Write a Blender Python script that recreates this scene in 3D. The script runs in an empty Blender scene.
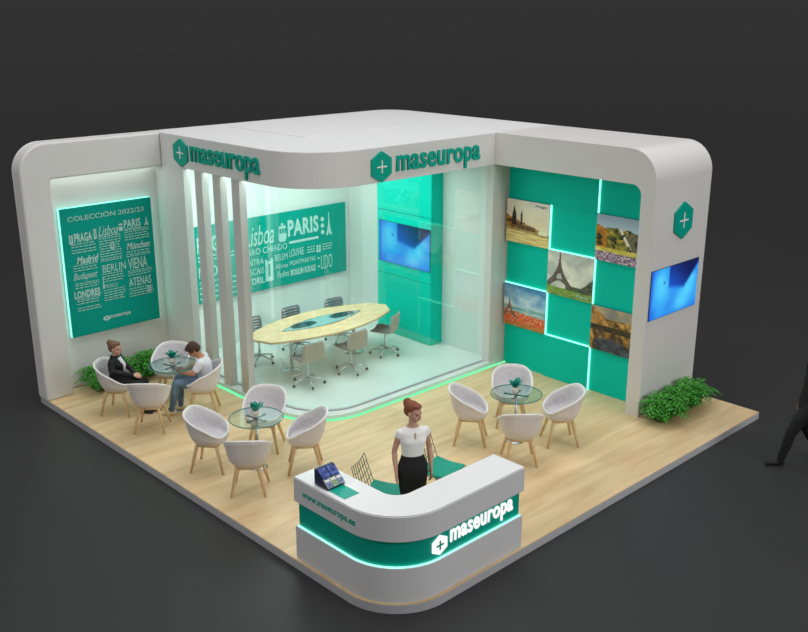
import bpy, bmesh, math, random
from math import sin, cos, pi, radians as R
from mathutils import Vector, Matrix, noise
random.seed(7)
SC = bpy.context.scene
COL = SC.collection

# ---------------------------------------------------------------- materials
def lin(c):
    return tuple(((v / 255) / 12.92 if v / 255 <= .04045 else ((v / 255 + .055) / 1.055) ** 2.4) for v in c)
def mat(name, rgb, rough=.5, metal=0, spec=.5, bump=0, bscale=60, var=0, vscale=4):
    m = bpy.data.materials.new(name); m.use_nodes = True
    nt = m.node_tree; b = nt.nodes['Principled BSDF']
    c = lin(rgb)
    b.inputs['Base Color'].default_value = (*c, 1)
    b.inputs['Roughness'].default_value = rough
    b.inputs['Metallic'].default_value = metal
    b.inputs['Specular IOR Level'].default_value = spec
    if var or bump:
        tc = nt.nodes.new('ShaderNodeTexCoord')
    if var:
        n = nt.nodes.new('ShaderNodeTexNoise'); n.inputs['Scale'].default_value = vscale
        n.inputs['Detail'].default_value = 4
        nt.links.new(tc.outputs['Object'], n.inputs['Vector'])
        r = nt.nodes.new('ShaderNodeValToRGB')
        r.color_ramp.elements[0].position = .3; r.color_ramp.elements[1].position = .7
        r.color_ramp.elements[0].color = (*[x * (1 - var) for x in c], 1)
        r.color_ramp.elements[1].color = (*[min(1, x * (1 + var)) for x in c], 1)
        nt.links.new(n.outputs['Fac'], r.inputs['Fac']); nt.links.new(r.outputs['Color'], b.inputs['Base Color'])
    if bump:
        n2 = nt.nodes.new('ShaderNodeTexNoise'); n2.inputs['Scale'].default_value = bscale
        bp_ = nt.nodes.new('ShaderNodeBump'); bp_.inputs['Strength'].default_value = bump
        bp_.inputs['Distance'].default_value = .01
        nt.links.new(tc.outputs['Object'], n2.inputs['Vector'])
        nt.links.new(n2.outputs['Fac'], bp_.inputs['Height']); nt.links.new(bp_.outputs['Normal'], b.inputs['Normal'])
    return m
def emit(name, rgb, strength):
    m = bpy.data.materials.new(name); m.use_nodes = True
    nt = m.node_tree; nt.nodes.clear()
    e = nt.nodes.new('ShaderNodeEmission'); o = nt.nodes.new('ShaderNodeOutputMaterial')
    e.inputs['Color'].default_value = (*rgb, 1); e.inputs['Strength'].default_value = strength
    nt.links.new(e.outputs[0], o.inputs[0]); return m
def glass(name, tint=(1, 1, 1), ior=1.45, rough=0.0):
    m = bpy.data.materials.new(name); m.use_nodes = True
    nt = m.node_tree; nt.nodes.clear()
    o = nt.nodes.new('ShaderNodeOutputMaterial'); mx = nt.nodes.new('ShaderNodeMixShader')
    t = nt.nodes.new('ShaderNodeBsdfTransparent'); t.inputs['Color'].default_value = (*tint, 1)
    g = nt.nodes.new('ShaderNodeBsdfGlossy'); g.inputs['Roughness'].default_value = rough
    f = nt.nodes.new('ShaderNodeFresnel'); f.inputs['IOR'].default_value = ior
    # the same reflectance on entering and leaving the pane
    ge = nt.nodes.new('ShaderNodeNewGeometry'); mr = nt.nodes.new('ShaderNodeMapRange')
    mr.inputs['To Min'].default_value = ior; mr.inputs['To Max'].default_value = 1 / ior
    nt.links.new(ge.outputs['Backfacing'], mr.inputs['Value']); nt.links.new(mr.outputs[0], f.inputs['IOR'])
    nt.links.new(f.outputs[0], mx.inputs['Fac']); nt.links.new(t.outputs[0], mx.inputs[1]); nt.links.new(g.outputs[0], mx.inputs[2])
    nt.links.new(mx.outputs[0], o.inputs[0]); return m
def wood(name, light, dark, scale=(1, 8, 8), rough=.45, plank=None):
    m = bpy.data.materials.new(name); m.use_nodes = True
    nt = m.node_tree; b = nt.nodes['Principled BSDF']; b.inputs['Roughness'].default_value = rough
    tc = nt.nodes.new('ShaderNodeTexCoord'); mp = nt.nodes.new('ShaderNodeMapping'); mp.inputs['Scale'].default_value = scale
    nt.links.new(tc.outputs['Object'], mp.inputs[0])
    n = nt.nodes.new('ShaderNodeTexNoise'); n.inputs['Scale'].default_value = 1.6; n.inputs['Detail'].default_value = 6; n.inputs['Distortion'].default_value = .6
    nt.links.new(mp.outputs[0], n.inputs['Vector'])
    r = nt.nodes.new('ShaderNodeValToRGB'); r.color_ramp.elements[0].position = .3; r.color_ramp.elements[1].position = .68
    r.color_ramp.elements[0].color = (*lin(dark), 1); r.color_ramp.elements[1].color = (*lin(light), 1)
    nt.links.new(n.outputs['Fac'], r.inputs['Fac'])
    out = r.outputs['Color']
    if plank:
        br = nt.nodes.new('ShaderNodeTexBrick'); br.inputs['Scale'].default_value = 1
        br.inputs['Brick Width'].default_value = plank[0]; br.inputs['Row Height'].default_value = plank[1]
        br.inputs['Mortar Size'].default_value = .002; br.offset = .37
        br.inputs['Color1'].default_value = (.86, .86, .86, 1); br.inputs['Color2'].default_value = (1.0, 1.0, 1.0, 1)
        br.inputs['Mortar'].default_value = (.7, .66, .6, 1); br.inputs['Bias'].default_value = 0
        nt.links.new(tc.outputs['Object'], br.inputs['Vector'])
        mx = nt.nodes.new('ShaderNodeMix'); mx.data_type = 'RGBA'; mx.blend_type = 'MULTIPLY'; mx.inputs[0].default_value = 1
        nt.links.new(out, mx.inputs[6]); nt.links.new(br.outputs['Color'], mx.inputs[7]); out = mx.outputs[2]
    nt.links.new(out, b.inputs['Base Color'])
    return m
def vcol(name, strength=None, rough=.4):
    m = bpy.data.materials.new(name); m.use_nodes = True
    nt = m.node_tree; a = nt.nodes.new('ShaderNodeAttribute'); a.attribute_name = 'print'
    b = nt.nodes['Principled BSDF']; b.inputs['Roughness'].default_value = rough
    if strength:
        nt.links.new(a.outputs['Color'], b.inputs['Emission Color']); b.inputs['Emission Strength'].default_value = strength
        b.inputs['Base Color'].default_value = (.01, .01, .01, 1); b.inputs['Roughness'].default_value = .15
    else:
        nt.links.new(a.outputs['Color'], b.inputs['Base Color'])
    return m

M = dict(
    white=mat('white_laminate', (226, 225, 222), .38),
    roof=mat('white_roof', (232, 232, 232), .5),
    counter=mat('counter_white', (222, 221, 221), .35),
    ctop=mat('counter_top_white', (240, 240, 240), .3),
    skirt=mat('platform_edge_grey', (190, 190, 194), .4),
    wallin=mat('white_wall', (226, 230, 226), .5),
    post=mat('column_white', (214, 210, 206), .45),
    teal=mat('teal_panel', (0, 203, 180), .5, spec=.12),
    tealdark=mat('teal_print', (0, 158, 142), .55, spec=.12),
    teallam=mat('teal_laminate', (0, 168, 146), .3, spec=.3),
    logo=mat('teal_letters', (0, 168, 146), .5, spec=.2),
    lettwhite=mat('white_letters', (245, 245, 240), .4),
    print_w=mat('printed_white', (178, 220, 210), .5),
    groove=mat('groove_shadow_gap', (0, 96, 84), .6),
    ground=mat('hall_floor', (50, 50, 50), .45, spec=.3, var=.04, vscale=.35),
    deck=wood('oak_deck', (242, 214, 168), (220, 186, 136), (.5, 3.2, 3), .42, (2.4, .38)),
    meetfloor=mat('white_gloss_floor', (222, 230, 226), .22),
    oak=wood('oak_leg', (232, 204, 160), (212, 178, 130), (3, 3, 1.2), .5),
    tabletop=wood('pale_veneer', (244, 212, 166), (222, 184, 134), (1.6, 9, 9), .4),
    shell=mat('grey_fabric_shell', (222, 218, 216), .85, bump=.5, bscale=90, var=.05, vscale=30),
    shellin=mat('quilted_fabric', (208, 203, 206), .9, bump=.6, bscale=35, var=.07, vscale=25),
    piping=mat('pale_piping', (236, 233, 230), .7),
    glass=glass('clear_glass', (.95, .985, .978), 1.62),
    tglass=glass('table_glass', (.87, .945, .935), 1.6),
    gedge=mat('glass_edge', (60, 130, 125), .15),
    steel=mat('steel', (190, 192, 194), .25, 1),
    dsteel=mat('grey_steel', (92, 98, 100), .35, .8),
    chrome=mat('polished_frame', (215, 218, 220), .2, .7),
    rubber=mat('dark_caster', (45, 48, 50), .6),
    rail=mat('grey_rail', (176, 180, 180), .4),
    tan=mat('tan_shell', (182, 166, 148), .55),
    ribs=mat('grey_ribs', (112, 112, 114), .7),
    darkglass=mat('smoked_glass', (40, 62, 68), .05, spec=1),
    paleglass=mat('pale_glass', (150, 190, 190), .05, spec=1),
    navy=mat('navy_plastic', (34, 40, 70), .35),
    black=mat('black_plastic', (18, 18, 20), .35),
    leaf=mat('fern_leaf', (72, 164, 50), .5, var=.35, vscale=9),
    leafd=mat('fern_stem', (40, 88, 34), .6),
    tleaf=mat('teal_leaf', (0, 150, 132), .45),
    pot=mat('pale_pot', (226, 216, 204), .5),
    wire=mat('green_grey_wire', (96, 120, 106), .4, .4),
    pad=mat('teal_seat_pad', (0, 156, 130), .7),
    skin=mat('skin', (206, 158, 134), .55), skin2=mat('skin_tan', (188, 132, 100), .55),
    lips=mat('lips', (176, 84, 78), .5), eye=mat('eye_dark', (40, 30, 26), .3),
    redhair=mat('auburn_hair', (134, 74, 46), .6, bump=.5, bscale=80), brown=mat('light_brown_hair', (116, 84, 60), .6, bump=.5, bscale=80),
    darkhair=mat('dark_brown_hair', (66, 38, 28), .6, bump=.5, bscale=80),
    blouse=mat('white_blouse', (250, 248, 246), .8, bump=.3, bscale=14),
    tee=mat('white_tee', (228, 228, 234), .85, bump=.3, bscale=14),
    blackcloth=mat('black_cloth', (20, 20, 24), .8, bump=.3, bscale=16),
    suit=mat('dark_suit', (13, 13, 14), .8, bump=.3, bscale=16),
    shirt=mat('white_shirt', (230, 232, 236), .7),
    denim=mat('blue_denim', (98, 122, 142), .85, var=.25, vscale=9),
    shoe=mat('cream_shoe', (214, 196, 150), .6),
    led=emit('led_cyan', (.28, 1.0, .78), 2.0),
    ledg=emit('led_green', (.20, 1.0, .46), 1.05),
    ledw=emit('led_white', (.82, 1.0, .93), 1.5),
    litw=emit('lit_white_letters', (1, 1, 1), 1.0),
    photo=vcol('photo_print'),
    screen=vcol('screen_picture', 1.0),
    boxes=vcol('leaflet_print'),
)

# ---------------------------------------------------------------- mesh helpers
def obj(name, bm, m, parent=None, smooth=False, bevel=0, world=False):
    if world and parent is not None:
        bmesh.ops.transform(bm, matrix=Matrix.Rotation(-parent.rotation_euler.z, 4, 'Z') @ Matrix.Translation(-parent.location), verts=bm.verts)
    me = bpy.data.meshes.new(name)
    if isinstance(bm, bmesh.types.BMesh):
        bmesh.ops.recalc_face_normals(bm, faces=bm.faces)
        bm.to_mesh(me); bm.free()
    me.materials.append(M[m])
    if smooth:
        for p in me.polygons: p.use_smooth = True
    o = bpy.data.objects.new(name, me); COL.objects.link(o); o.parent = parent
    if bevel:
        md = o.modifiers.new('bev', 'BEVEL'); md.width = bevel; md.segments = 2; md.limit_method = 'ANGLE'; md.angle_limit = R(40)
    return o
def tag(o, label, cat, group=None):
    o['label'] = label; o['category'] = cat
    if group: o['group'] = group
    return o
def thing(name, label, cat, loc=(0, 0, 0), rz=0, group=None):
    o = bpy.data.objects.new(name, None); COL.objects.link(o); o.empty_display_size = .1
    o.location = loc; o.rotation_euler = (0, 0, rz)
    return tag(o, label, cat, group)
def struct(o):
    o['kind'] = 'structure'; return o
def kids(o, _c={}):
    return [x for x in COL.objects if x.parent == o]
def copy_tree(o, parent=None):
    c = o.copy(); COL.objects.link(c); c.parent = parent
    for ch in kids(o): copy_tree(ch, c)
    return c
def dup(o, loc, rz, label, group=None):
    c = copy_tree(o); c.location = loc; c.rotation_euler = (0, 0, rz); c['label'] = label
    if group: c['group'] = group
    return c
def nb(): return bmesh.new()
def box(bm, x0, x1, y0, y1, z0, z1):
    vs = [bm.verts.new((x, y, z)) for z in (z0, z1) for x, y in ((x0, y0), (x1, y0), (x1, y1), (x0, y1))]
    for f in ((0, 3, 2, 1), (4, 5, 6, 7), (0, 1, 5, 4), (1, 2, 6, 5), (2, 3, 7, 6), (3, 0, 4, 7)):
        bm.faces.new([vs[i] for i in f])
    return bm
def prism(bm, pts, a, b, axis='z'):
    mk = {'z': lambda p, t: (p[0], p[1], t), 'x': lambda p, t: (t, p[0], p[1]), 'y': lambda p, t: (p[0], t, p[1])}[axis]
    v0 = [bm.verts.new(mk(p, a)) for p in pts]; v1 = [bm.verts.new(mk(p, b)) for p in pts]
    n = len(pts)
    bm.faces.new(v0[::-1]); bm.faces.new(v1)
    for i in range(n): bm.faces.new((v0[i], v0[(i + 1) % n], v1[(i + 1) % n], v1[i]))
    return bm
def arc(cx, cy, r, a0, a1, n=14):
    return [(cx + r * cos(R(a0 + (a1 - a0) * i / n)), cy + r * sin(R(a0 + (a1 - a0) * i / n))) for i in range(n + 1)]
def frame_of(d):
    d = d.normalized(); up = Vector((0, 0, 1)) if abs(d.z) < .95 else Vector((1, 0, 0))
    x = up.cross(d).normalized(); y = d.cross(x); return x, y
def tube(bm, pts, rad, n=8, caps=True, closed=False):
    pts = [Vector(p) for p in pts]; rs = rad if isinstance(rad, (list, tuple)) else [rad] * len(pts)
    rings = []
    N = len(pts); px = None
    for i, p in enumerate(pts):
        if closed: d = pts[(i + 1) % N] - pts[i - 1]
        else: d = pts[min(i + 1, N - 1)] - pts[max(i - 1, 0)]
        d.normalize()
        if px is None: x, y = frame_of(d)
        else:
            x = (px - d * px.dot(d)).normalized(); y = d.cross(x)
        px = x
        rings.append([bm.verts.new(p + (x * cos(2 * pi * k / n) + y * sin(2 * pi * k / n)) * rs[i]) for k in range(n)])
    for i in range(N if closed else N - 1):
        a, b = rings[i], rings[(i + 1) % N]
        for k in range(n): bm.faces.new((a[k], a[(k + 1) % n], b[(k + 1) % n], b[k]))
    if caps and not closed:
        bm.faces.new(rings[0][::-1]); bm.faces.new(rings[-1])
    return bm
def lathe(bm, prof, n=32, c=(0, 0, 0)):
    rings = []
    for r, z in prof:
        rings.append([bm.verts.new((c[0] + max(r, 1e-4) * cos(2 * pi * k / n), c[1] + max(r, 1e-4) * sin(2 * pi * k / n), c[2] + z)) for k in range(n)])
    for a, b in zip(rings, rings[1:]):
        for k in range(n): bm.faces.new((a[k], a[(k + 1) % n], b[(k + 1) % n], b[k]))
    bm.faces.new(rings[0][::-1]); bm.faces.new(rings[-1]); return bm
def ball(bm, c, rx, ry=None, rz=None, rot=None, seg=16):
    ry = ry or rx; rz = rz or rx
    m = Matrix.Translation(c) @ (rot.to_4x4() if rot else Matrix.Identity(4)) @ Matrix.Diagonal((rx, ry, rz, 1))
    bmesh.ops.create_uvsphere(bm, u_segments=seg, v_segments=max(6, seg // 2), radius=1, matrix=m); return bm
def offset_poly(pts, d):
    out = []; n = len(pts)
    for i in range(n):
        p0, p1, p2 = Vector(pts[i - 1]), Vector(pts[i]), Vector(pts[(i + 1) % n])
        e1 = (p1 - p0).normalized(); e2 = (p2 - p1).normalized()
        n1 = Vector((-e1.y, e1.x)); n2 = Vector((-e2.y, e2.x)); m = n1 + n2
        k = m.length_squared
        out.append(tuple(p1 + m * (2 * d / k)) if k > 1e-6 else tuple(p1 + n1 * d))
    return out
def ribbon(bm, path, thick, z0, z1):
    """a wall of a given thickness along an open 2-D path"""
    pts = [Vector(p) for p in path]; L = []; Rr = []
    for i, p in enumerate(pts):
        d = (pts[min(i + 1, len(pts) - 1)] - pts[max(i - 1, 0)]).normalized(); nn = Vector((-d.y, d.x)) * thick / 2
        L.append(p + nn); Rr.append(p - nn)
    return prism(bm, [tuple(v) for v in L + Rr[::-1]], z0, z1)

# ---- text and marks
DG = None
def text_bm(s, weight=0.0, extrude=.5, shear=0):
    cu = bpy.data.curves.new('txt', 'FONT'); cu.body = s; cu.size = 1; cu.offset = weight; cu.extrude = extrude
    cu.shear = shear; cu.resolution_u = 3; cu.space_character = 1.0 + 2.2 * max(0, weight)
    o = bpy.data.objects.new('txt', cu); COL.objects.link(o)
    dg = bpy.context.evaluated_depsgraph_get(); me = bpy.data.meshes.new_from_object(o.evaluated_get(dg))
    bm = nb(); bm.from_mesh(me); bpy.data.objects.remove(o); bpy.data.meshes.remove(me)
    return bm
def fit(bm, x0, x1, y0, y1, t=.01):
    """scale a text mesh into the box x0..x1, y0..y1, thickness t, base at z=0"""
    xs = [v.co.x for v in bm.verts]; ys = [v.co.y for v in bm.verts]; zs = [v.co.z for v in bm.verts]
    sx = (x1 - x0) / (max(xs) - min(xs)); sy = (y1 - y0) / (max(ys) - min(ys)); sz = t / max(1e-6, max(zs) - min(zs))
    a, b, c = min(xs), min(ys), min(zs)
    for v in bm.verts: v.co = Vector((x0 + (v.co.x - a) * sx, y0 + (v.co.y - b) * sy, (v.co.z - c) * sz))
    return bm
def plane_mat(origin, u, v):
    u = Vector(u); v = Vector(v); w = u.cross(v); m = Matrix((u, v, w)).transposed().to_4x4(); m.translation = Vector(origin); return m
def merge(dst, src, m=None):
    if m is not None: bmesh.ops.transform(src, matrix=m, verts=src.verts)
    me = bpy.data.meshes.new('tmp'); src.to_mesh(me); src.free(); dst.from_mesh(me); bpy.data.meshes.remove(me); return dst
def hexpts(cx, cy, w, h):
    return [(cx, cy + h / 2), (cx - w / 2, cy + h / 4), (cx - w / 2, cy - h / 4), (cx, cy - h / 2), (cx + w / 2, cy - h / 4), (cx + w / 2, cy + h / 4)]
def hex_bm(cx, cy, w, h, t, r=.06):
    bm = nb(); P = hexpts(cx, cy, w, h); out = []
    for i in range(6):
        a, b, c = Vector(P[i - 1]), Vector(P[i]), Vector(P[(i + 1) % 6])
        out += [tuple(b.lerp(a, r)), tuple(b.lerp(a, r * .3).lerp(b.lerp(c, r * .3), .5)), tuple(b.lerp(c, r))]
    return prism(bm, out, 0, t)
def plus_bm(cx, cy, s, w, t, z=0):
    h = s / 2; k = w / 2
    return prism(nb(), [(cx - h, cy - k), (cx - k, cy - k), (cx - k, cy - h), (cx + k, cy - h), (cx + k, cy - k), (cx + h, cy - k), (cx + h, cy + k), (cx + k, cy + k), (cx + k, cy + h), (cx - k, cy + h), (cx - k, cy + k), (cx - h, cy + k)], z, z + t)
def text_on(parent, name, s, frame, box_, m, weight=.0, t=.012, shear=0):
    bm = fit(text_bm(s, weight, .5, shear), *box_, t); bmesh.ops.transform(bm, matrix=frame, verts=bm.verts)
    return obj(name, bm, m, parent, world=parent is not None)

# ---- prints as colour grids
def grid_print(name, frame, w, h, fn, m, parent, nx=90, ny=70, lift=0, gain=1.0):
    bm = nb(); layer = bm.loops.layers.float_color.new('print')
    V = [[bm.verts.new((w * i / nx, h * j / ny, lift)) for i in range(nx + 1)] for j in range(ny + 1)]
    cols = [[fn((i + .5) / nx, (j + .5) / ny) for i in range(nx)] for j in range(ny)]
    for j in range(ny):
        for i in range(nx):
            f = bm.faces.new((V[j][i], V[j][i + 1], V[j + 1][i + 1], V[j + 1][i]))
            c = lin([max(0, min(255, q * gain)) for q in cols[j][i]])
            for l in f.loops: l[layer] = (*c, 1)
    bmesh.ops.transform(bm, matrix=frame, verts=bm.verts)
    if parent is not None: bmesh.ops.transform(bm, matrix=Matrix.Rotation(-parent.rotation_euler.z, 4, 'Z') @ Matrix.Translation(-parent.location), verts=bm.verts)
    me = bpy.data.meshes.new(name); bm.to_mesh(me); bm.free(); me.materials.append(M[m])
    o = bpy.data.objects.new(name, me); COL.objects.link(o); o.parent = parent; return o
def nz(x, y, s=1, z=0): return noise.fractal(Vector((x * s, y * s, z)), 1, 2, 4)
def mixc(a, b, t):
    t = max(0, min(1, t)); return tuple(a[i] * (1 - t) + b[i] * t for i in range(3))
def eiffel_w(t):      # half width of the tower at height t (0 base .. 1 tip)
    return .30 * (1 - t) ** 2.6 + .012
def tower(u, v, cx, v0, hh, wide=1.0):
    t = (v - v0) / hh
    if not 0 <= t <= 1: return False
    w = eiffel_w(t) * wide * hh; d = abs(u - cx)
    if d > w: return False
    if t < .18 and d < .55 * w * math.sqrt(max(0, 1 - (t / .18) ** 2)): return False
    if .24 < t < .37 and d < .35 * w: return False
    return True
def p_prague(u, v):
    c = mixc((226, 206, 160), (206, 206, 196), (v - .3) * 1.6); c = mixc(c, (236, 222, 190), nz(u, v, 3) * .5 + .3)
    hor = .34 - .08 * (u - .2)
    if v < hor:
        c = mixc((196, 168, 96), (236, 214, 150), nz(u * .4, v * 4, 7) + .55)
        if v > hor - .06: c = mixc(c, (120, 88, 44), .5)
    top = hor + .26 - .27 * u + .05 * nz(u, 0, 14)
    if hor <= v < top: c = mixc((76, 54, 30), (190, 132, 50), nz(u, v, 11) + .45)
    if u < .18 and hor <= v < .58: c = mixc((60, 48, 24), (204, 134, 36), nz(u, v, 13) + .5)
    if abs(u - .17) < .05 and .4 < v < .62: c = (38, 32, 30)
    if abs(u - .17) < .05 * (.86 - v) / .24 and .62 <= v < .86: c = (42, 38, 38)
    if abs(u - .33) < .022 and .4 < v < .66: c = (56, 48, 44)
    if abs(u - .33) < .022 * (.78 - v) / .12 and .66 <= v < .78: c = (56, 48, 44)
    if .7 < u < .88 and hor - .02 < v < hor + .06: c = (238, 226, 190)
    if .28 < u < .64 and hor < v < hor + .1: c = mixc((72, 58, 44), (128, 84, 44), nz(u, v, 20) + .5)
    return c
def p_eiffel(u, v):
    c = mixc((222, 220, 202), (172, 180, 172), nz(u, v, 2.6) + .45)
    g = .2 - .05 * u
    if v < g: c = mixc((96, 128, 50), (142, 164, 76), nz(u, v * 3, 8) + .5)
    if g <= v < g + .1 and u > .38: c = mixc((50, 70, 48), (96, 110, 84), nz(u, v, 12) + .5)
    if u > .62 and v < .17 + (u - .62) * 1.15 + .04 * nz(u, v, 12) and v > g: c = mixc((54, 62, 48), (104, 108, 84), nz(u, v, 12) + .45)
    if tower(u, v, .25, .20, .80, 1.3): c = mixc((74, 62, 56), (118, 104, 96), nz(u, v, 26) + .5)
    return c
def p_poppy(u, v):
    c = mixc((206, 220, 222), (62, 126, 174), (v - .45) * 1.9 - nz(u, v, 3) * .6)
    if v < .5: c = mixc((92, 150, 158), (178, 196, 190), nz(u * .7, v * 3, 5) + .5)
    top = .34 + .03 * nz(u, 0, 12) - .05 * (u - .5)
    if v < top: c = mixc((196, 66, 28), (222, 160, 112), nz(u, v, 22) + .35 + (v - .2))
    if v < .1: c = mixc(c, (150, 130, 40), .5)
    if tower(u, v, .13, .2, .50, 1.35): c = mixc((108, 84, 72), (150, 110, 90), nz(u, v, 26) + .5)
    return c
def p_park(u, v):
    c = mixc((176, 196, 206), (138, 160, 178), (v - .7) * 3)
    top = .74 + .06 * nz(u, 0, 9) - .16 * max(0, u - .55)
    if v < top:
        c = mixc((72, 88, 36), (196, 164, 66), nz(u, v, 9) + .45)
        if u < .2: c = mixc((206, 130, 30), (150, 96, 30), nz(u, v, 12) + .4)
        if u > .6: c = mixc((132, 110, 92), (84, 96, 60), nz(u, v, 16) + .5)
        if abs(u - .52 - (.6 - v) * .5) < .03 and v > .36: c = (224, 216, 204)
        if nz(u, v, 7, 5) > .28: c = (40, 52, 26)
    if .2 < v < .3: c = mixc((190, 176, 60), (226, 206, 130), nz(u, v, 6) + .4)
    if v < .2 - .1 * (u - .5) * .4: c = mixc((92, 66, 96), (222, 206, 214), nz(u, v, 24) + .45)
    return c
def p_seine(u, v):
    c = mixc((122, 124, 120), (176, 158, 120), nz(u, v, 4) + .55)
    if v < .76: c = mixc((84, 60, 34), (206, 158, 76), nz(u, v, 9) + .5)
    if u < .28 and v > .55 and v < .98 - u * .7: c = mixc((196, 144, 70), (120, 84, 44), nz(u, v, 14) + .4)
    if .46 < v < .58: c = mixc((38, 34, 26), (74, 60, 36), nz(u, v, 12) + .5)
    if v <= .46: c = mixc((58, 46, 34), (202, 146, 64), nz(u * 3, v, 4) + .45 - (.4 - v) * .6)
    if v < .3 and u > .1 and v < .34 - .3 * abs(u - .35): c = mixc((40, 46, 56), (78, 86, 96), nz(u, v, 8) + .5)
    return c
def sm(a, b, x):
    t = max(0, min(1, (x - a) / (b - a))); return t * t * (3 - 2 * t)
def p_screen(u, v):
    c = mixc((34, 108, 226), (52, 176, 250), nz(u, v, 1.8, 3) * .6 + .62 - .35 * sm(.25, 0, u))
    for x, y, q in ((.22, .55, .17), (.66, .22, .16), (.80, .42, .13), (.88, .62, .10), (.20, .78, .12)):
        c = mixc(c, (92, 222, 255), .75 * math.exp(-((u - x) ** 2 + (v - y) ** 2 * .6) / q ** 2))
    low = .60 - .26 * (u - .36) if u < .70 else .51 + (u - .70) * 1.5
    a = sm(.355, .385, u) * sm(low - .09, low + .05, v)
    c = mixc(c, (20, 84, 200), a)
    c = mixc(c, (8, 24, 84), a * sm(.55, 1.1, u * .7 + v * .55))
    if (u - .27) ** 2 + (v - .70) ** 2 * .4 < .0004: c = mixc(c, (20, 60, 140), .6)
    return mixc(c, (30, 80, 210), .6 * sm(.08, .0, u) + .3 * sm(.1, 0, v))

# ================================================================= geometry of the stand
W, D, H = 8.0, 8.526, 4.154
PT = .116                       # platform thickness
FB = 3.63                       # underside of the fascia
Y0, XT = 1.185, 6.412           # pillar end face, arch face
YB, XB = 4.285, 2.419           # fascia faces of the canopy
YL = 8.2                        # front of the left wall
XR = 6.84                       # teal feature wall

# ---- hall floor
g = nb(); prism(g, [(-60, -60), (140, -60), (140, 140), (-60, 140)], -PT - .2, -PT)
struct(obj('floor', g, 'ground'))

# ---- platform
def plat_outline(ins, r=.75):
    a = .03 + ins; b = -.03 + ins
    return arc(a + r - ins, b + r - ins, r - ins, 180, 270, 18) + [(W - ins, b), (W - ins, D - ins), (a, D - ins)]
struct(obj('trim_5', prism(nb(), plat_outline(0), -PT, -.012), 'skirt'))
struct(obj('floor', prism(nb(), plat_outline(.004), -.012, 0), 'deck'))

# ---- left wall with its recess
r = .45
fr = [(.0, 0), (.47, 0), (.47, 3.585), (2.419, 3.585), (2.419, H)] + arc(r, H - r, r, 90, 180)
b = nb(); prism(b, fr, YL, 8.45, 'y')
back = [(.0, 0), (2.68, 0), (2.68, H)] + arc(r, H - r, r, 90, 180)
prism(b, back, 8.451, D, 'y')
struct(obj('wall_left', b, 'white', bevel=.03))
t1 = obj('trim_1', box(nb(), .472, .50, 8.40, 8.447, .02, 3.58), 'ledw'); struct(t1)
t2 = obj('trim_2', box(nb(), .50, 2.40, 8.40, 8.447, 3.555, 3.58), 'ledw'); struct(t2)

# ---- meeting-room walls
struct(obj('wall_side', box(nb(), XB, 2.55, 7.55, 8.449, 0.0, FB), 'white'))
b = prism(nb(), [(2.555, 8.3), (7.39, 8.3), (7.39, D), (2.685, D), (2.685, 8.449), (2.555, 8.449)], 0, FB)
struct(obj('wall_back', b, 'wallin'))
bc = [(6.6, 4.47), (W, 4.47), (W, D - .5)] + arc(W - .5, D - .5, .5, 0, 90)[1:] + [(7.402, D), (7.402, 8.298), (6.6, 8.298)]
struct(obj('wall_inner', prism(nb(), bc, 0, FB), 'wallin'))

# ---- right arch: pillar, header and body
r = .46
outer = arc(Y0 + r, H - r, r, 180, 90)
face = [(Y0, 0)] + outer + [(YB, H), (YB, FB), (1.42 + .16, FB)] + arc(1.42 + .16, FB - .16, .16, 90, 180, 8)[1:] + [(1.42, 0)]
b = nb(); prism(b, face, XT, XR, 'x')
body = [(Y0, 0)] + outer + [(YB, H), (YB, FB), (4.468, FB), (4.468, 0)]
prism(b, body, XR, W, 'x')
struct(obj('wall_right', b, 'white'))
pf = thing('return_post', 'narrow white post closing the glass room beside the teal feature wall', 'post', (6.5, 4.4, 0))
obj('post_face', box(nb(), XT, 6.62, 4.30, 4.465, .0, FB), 'white', pf, world=True)
obj('post_return', box(nb(), 6.622, XR, 4.34, 4.465, .0, FB), 'white', pf, world=True)

# ---- canopy
rc = .95
can = [(XB, D)] + arc(XB + rc, YB + rc, rc, 180, 270, 24) + [(W, YB), (W, D - .5)] + arc(W - .5, D - .5, .5, 0, 90)[1:]
cz = obj('ceiling', prism(nb(), can, FB, H), 'roof'); struct(cz)
struct(obj('trim_3', box(nb(), 3.7, 5.78, 5.95, 8.1, H + .0005, H + .012), 'roof', bevel=.004))
fl = arc(XB + rc, YB + rc, rc + .004, 180, 270, 24)
fas = [(XB - .004, YL - .002)] + fl + [(XT - .002, YB - .004)]
b = nb()
pts = [Vector(p) for p in fas]
v0 = []; v1 = []; v2 = []; v3 = []
ribbon(b, [(p.x, p.y) for p in pts], .006, FB - .002, H - .01)
fascia = struct(obj('trim_4', b, 'white'))

# ---- white columns
def column():
    t = thing('slat_column', 'x', 'column', (0, 0, 0), 0, 'white slat columns')
    obj('shaft', box(nb(), 0, .13, -.105, .105, .081, FB - .001), 'post', t, bevel=.005)
    return t
c0 = column(); c0['label'] = 'tall white slat column nearest the glass corner, foremost of the row of slats'
c0.location = (XB + .02, 6.09, 0)
dup(c0, (XB + .02, 6.615, 0), 0, 'middle tall white slat column with a gap on either side, under the left logo')
dup(c0, (XB + .02, 7.14, 0), 0, 'tall white slat column nearest the city-names wall, hindmost of the row of slats')

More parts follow.
